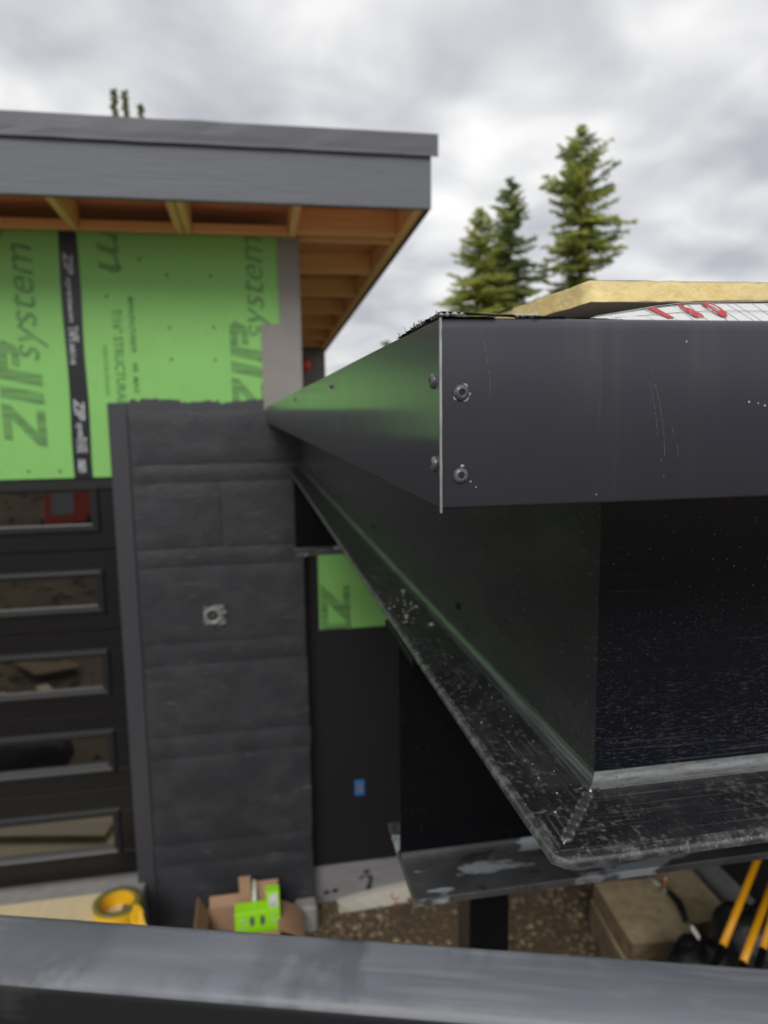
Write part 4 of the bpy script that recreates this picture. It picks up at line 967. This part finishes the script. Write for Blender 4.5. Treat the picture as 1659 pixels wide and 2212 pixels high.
# ================================================================== TREES
def conifer(name, label, x, y, ztop, crown_h, width, kinds, seed, lean=0.0, sparse=1.0, group='conifers behind the roofs', pointed=1.0, ls=1.0):
    rnd = random.Random(seed); zg = G
    t = thing(name, label, 'tree', (x, y, zg), group)
    k = MB(); hh = ztop-zg
    k.tube([(x+lean*q*q*hh+.05*math.sin(q*7+seed), y, zg+hh*q) for q in [i/10 for i in range(11)]], [max(.012, .02*hh*(1-q*.97)*.75) for q in [i/10 for i in range(11)]], m_bark, 8)
    P(k, 'trunk', t)
    crown = {kk: MB() for kk in kinds}
    nb = int(crown_h/.048*sparse)
    tw = MB()
    for i in range(nb):
        f = (i+rnd.random())/nb                              # 0 at the tip
        z = ztop-.05-crown_h*f
        r = width*.5*(min(1, f/pointed)**.75)*(0.62+.5*rnd.random())*(1.0-.12*f)
        if rnd.random() < .08: r *= 1.2
        r = max(r, .10); th = rnd.uniform(0, 2*math.pi); q = (z-zg)/hh
        bx = x+lean*q*q*hh; droop = rnd.uniform(-.42, .18) if f > .25 else rnd.uniform(-.05, .5)
        d = Vector((math.cos(th), math.sin(th), 0)); o = Vector((bx, y, z)); sd_ = Vector((-d.y, d.x, 0))
        ns = max(5, int(r/.050))
        tip = o+d*r+Vector((0, 0, droop*r+.18*r*.6)); 
        tw.tube([o, o+d*r*.55+Vector((0, 0, droop*r*.6)), tip], [.018, .011, .004], m_bark, 4, False, False)
        kk = rnd.choices(kinds, weights=[3, 2, 1][:len(kinds)])[0]
        for j in range(ns):
            s = (j+.4+rnd.random()*.5)/ns
            c = o+d*(r*s)+Vector((0, 0, droop*r*min(1, s*1.1)+.18*r*s*s*.6))
            wlen = ls*(.13+.27*r*(1-s*.7))*rnd.uniform(.7, 1.25)
            for sgn in (-1, 1):
                for _ in range(2):
                    dirv = (sd_*sgn*rnd.uniform(.5, 1.1)+d*rnd.uniform(.2, .9)+Vector((0, 0, rnd.uniform(-.35, .3)))).normalized()
                    upv = Vector((rnd.uniform(-.6, .6), rnd.uniform(-.6, .6), 1)); wv = dirv.cross(upv).normalized()*(.030+.022*rnd.random())*(.5+.5*ls)
                    ln = wlen*rnd.uniform(.6, 1.1)
                    crown[kk].faces([c-wv*.5, c+dirv*ln*.5-wv, c+dirv*ln, c+dirv*ln*.5+wv], [(0, 1, 2, 3)], m_foliage[kk])
    # leader
    crown[kinds[0]].faces([(x+lean*hh-.02, y, ztop-.3), (x+lean*hh+.02, y, ztop-.3), (x+lean*hh, y, ztop+.05)], [(0, 1, 2)], m_foliage[kinds[0]])
    P(tw, 'branches', t)['kind'] = 'stuff'
    for kk in kinds:
        if len(crown[kk].bm.faces): P_ = crown[kk].build('crown', t, recalc=False); P_['kind'] = 'stuff'
        else: crown[kk].bm.free()
S = 1.0
conifer('conifer_tree', 'leftmost and shortest of the three conifers right of the roof', 8.3, 26.0, 7.25, 8.6, 3.9, ['yellow', 'mid'], 1, 0, 1.5, pointed=.5)
conifer('conifer_tree', 'dark middle conifer of the three right of the roof', 9.8, 27.0, 8.65, 9.6, 3.3, ['dark', 'mid'], 2, 0, 1.5, pointed=.38)
conifer('conifer_tree', 'tallest conifer, right of the other two', 12.15, 26.0, 10.2, 11.5, 3.1, ['yellow', 'mid', 'dark'], 3, 0, 1.35, pointed=.22)
conifer('conifer_tree', 'conifer tip above the grey roof, leftmost', -3.97, 26.0, 10.45, 5.0, .9, ['mid', 'dark'], 4, 0, 2.6, pointed=1.0, ls=.55)
conifer('conifer_tree', 'second conifer tip above the grey roof, just right of the leftmost', -3.66, 26.2, 10.5, 5.0, .95, ['mid', 'dark'], 5, 0, 2.6, pointed=1.0, ls=.55)
conifer('conifer_tree', 'smallest conifer tip above the grey roof', -3.15, 26.0, 10.05, 4.0, .8, ['mid', 'dark'], 6, 0, 2.6, pointed=1.0, ls=.55)
conifer('conifer_tree', 'dark treetop just above the canopy edge, beneath the eaves', 5.0, 27.0, 2.68, 3.5, 1.0, ['dark'], 7, 0, 1.4, pointed=.15)

# ================================================================== BEHIND THE VIEWER (seen in the door panes)
def yard(name, label, cat, mb, loc, group=None): return single(mb, name, label, cat, loc, group)
rnd = random.Random(21)
for i, (x, y, ln, a, lab) in enumerate([(-2.75, .55, .8, .9, 'long pale plank on the ground, seen in the third door pane'), (-2.5, .35, .6, 1.1, 'shorter pale plank beside the long one, seen in the third pane'), (-3.1, .9, .5, .3, 'broken plank at the left of the pane reflection')]):
    z = gz(x, y)+.06+.03*i
    k = MB(); k.obox((x, y, z), (ln*math.cos(a), ln*math.sin(a), .04), (-.07*math.sin(a), .07*math.cos(a), 0), (0, 0, .02), m_lumber, .004); yard('timber_plank', lab, 'plank', k, (x, y, z-.03), 'planks on the ground')
lump((-2.3, 2.15, gz(-2.3, 2.15)+.18), .42, .30, .26, 'black plastic heap reflected in the fourth door pane', 7.7, None)
k = MB(); k.obox((-1.9, 2.45, gz(-1.9, 2.45)+.05), (.22, .10, .0), (-.07, .15, 0), (0, 0, .03), m_card, .004); yard('cardboard_scrap', 'brown cardboard scrap reflected in the fourth door pane', 'cardboard', k, (-1.9, 2.45, gz(-1.9, 2.45)))
for i, (x, y, lx_, ly_, a, mm, lab) in enumerate([(-2.2, .2, .35, .25, .4, m_card, 'brown sheet of cardboard lying past the planks'), (-2.9, -1.0, .5, .3, 1.0, m_stonef, 'brown slab on the dirt, seen in the second pane'), (-3.3, -1.6, .6, .12, .5, m_lumber, 'grey plank far back on the dirt'), (-2.45, 1.5, .18, .14, .2, m_facer, 'grey sheet scrap beside the black heap')]):
    z = gz(x, y)+.06
    k = MB(); k.obox((x, y, z), (lx_*math.cos(a), lx_*math.sin(a), .05), (-ly_*math.sin(a), ly_*math.cos(a), .02), (0, 0, .015), mm, .003); yard('debris_sheet', lab, 'debris', k, (x, y, z-.04), 'debris reflected in the door')
gx, gy = -3.95, -7.0; gzz = gz(gx, gy)
ge = thing('portable_machine', 'orange red machine with grey panel, reflected in the top door pane', 'machine', (gx, gy, gzz))
k = MB(); k.hexa([(gx-.42, gy-.35, gzz+.16), (gx+.42, gy-.35, gzz+.16), (gx+.42, gy+.35, gzz+.16), (gx-.42, gy+.35, gzz+.16), (gx-.36, gy-.28, gzz+.95), (gx+.40, gy-.28, gzz+1.0), (gx+.40, gy+.22, gzz+1.0), (gx-.36, gy+.22, gzz+.95)], m_redlamp, .05, 2); P(k, 'housing', ge)
k = MB(); k.hexa([(gx-.24, gy+.33, gzz+.35), (gx+.20, gy+.33, gzz+.35), (gx+.20, gy+.37, gzz+.35), (gx-.24, gy+.37, gzz+.35), (gx-.22, gy+.245, gzz+.85), (gx+.20, gy+.245, gzz+.85), (gx+.20, gy+.28, gzz+.85), (gx-.22, gy+.28, gzz+.85)], m_facer, .01); P(k, 'panel', ge)
for s in (-1, 1):
    k = MB(); k.lathe([(.05, -.06), (.16, -.06), (.17, -.03), (.17, .03), (.16, .06), (.05, .06)], m_bag, (gx+s*.47, gy, gzz+.15), (1, 0, 0), 20); P(k, 'wheel', ge)
for s in (-1, 1):
    k = MB(); k.tube([(gx+s*.34, gy+.25, gzz+.7), (gx+s*.34, gy+.6, gzz+.75), (gx+s*.30, gy+.75, gzz+.8)], .02, m_bag, 8); P(k, 'handle', ge)
for o in bpy.data.objects:
    if '_b' in o: del o['_b']
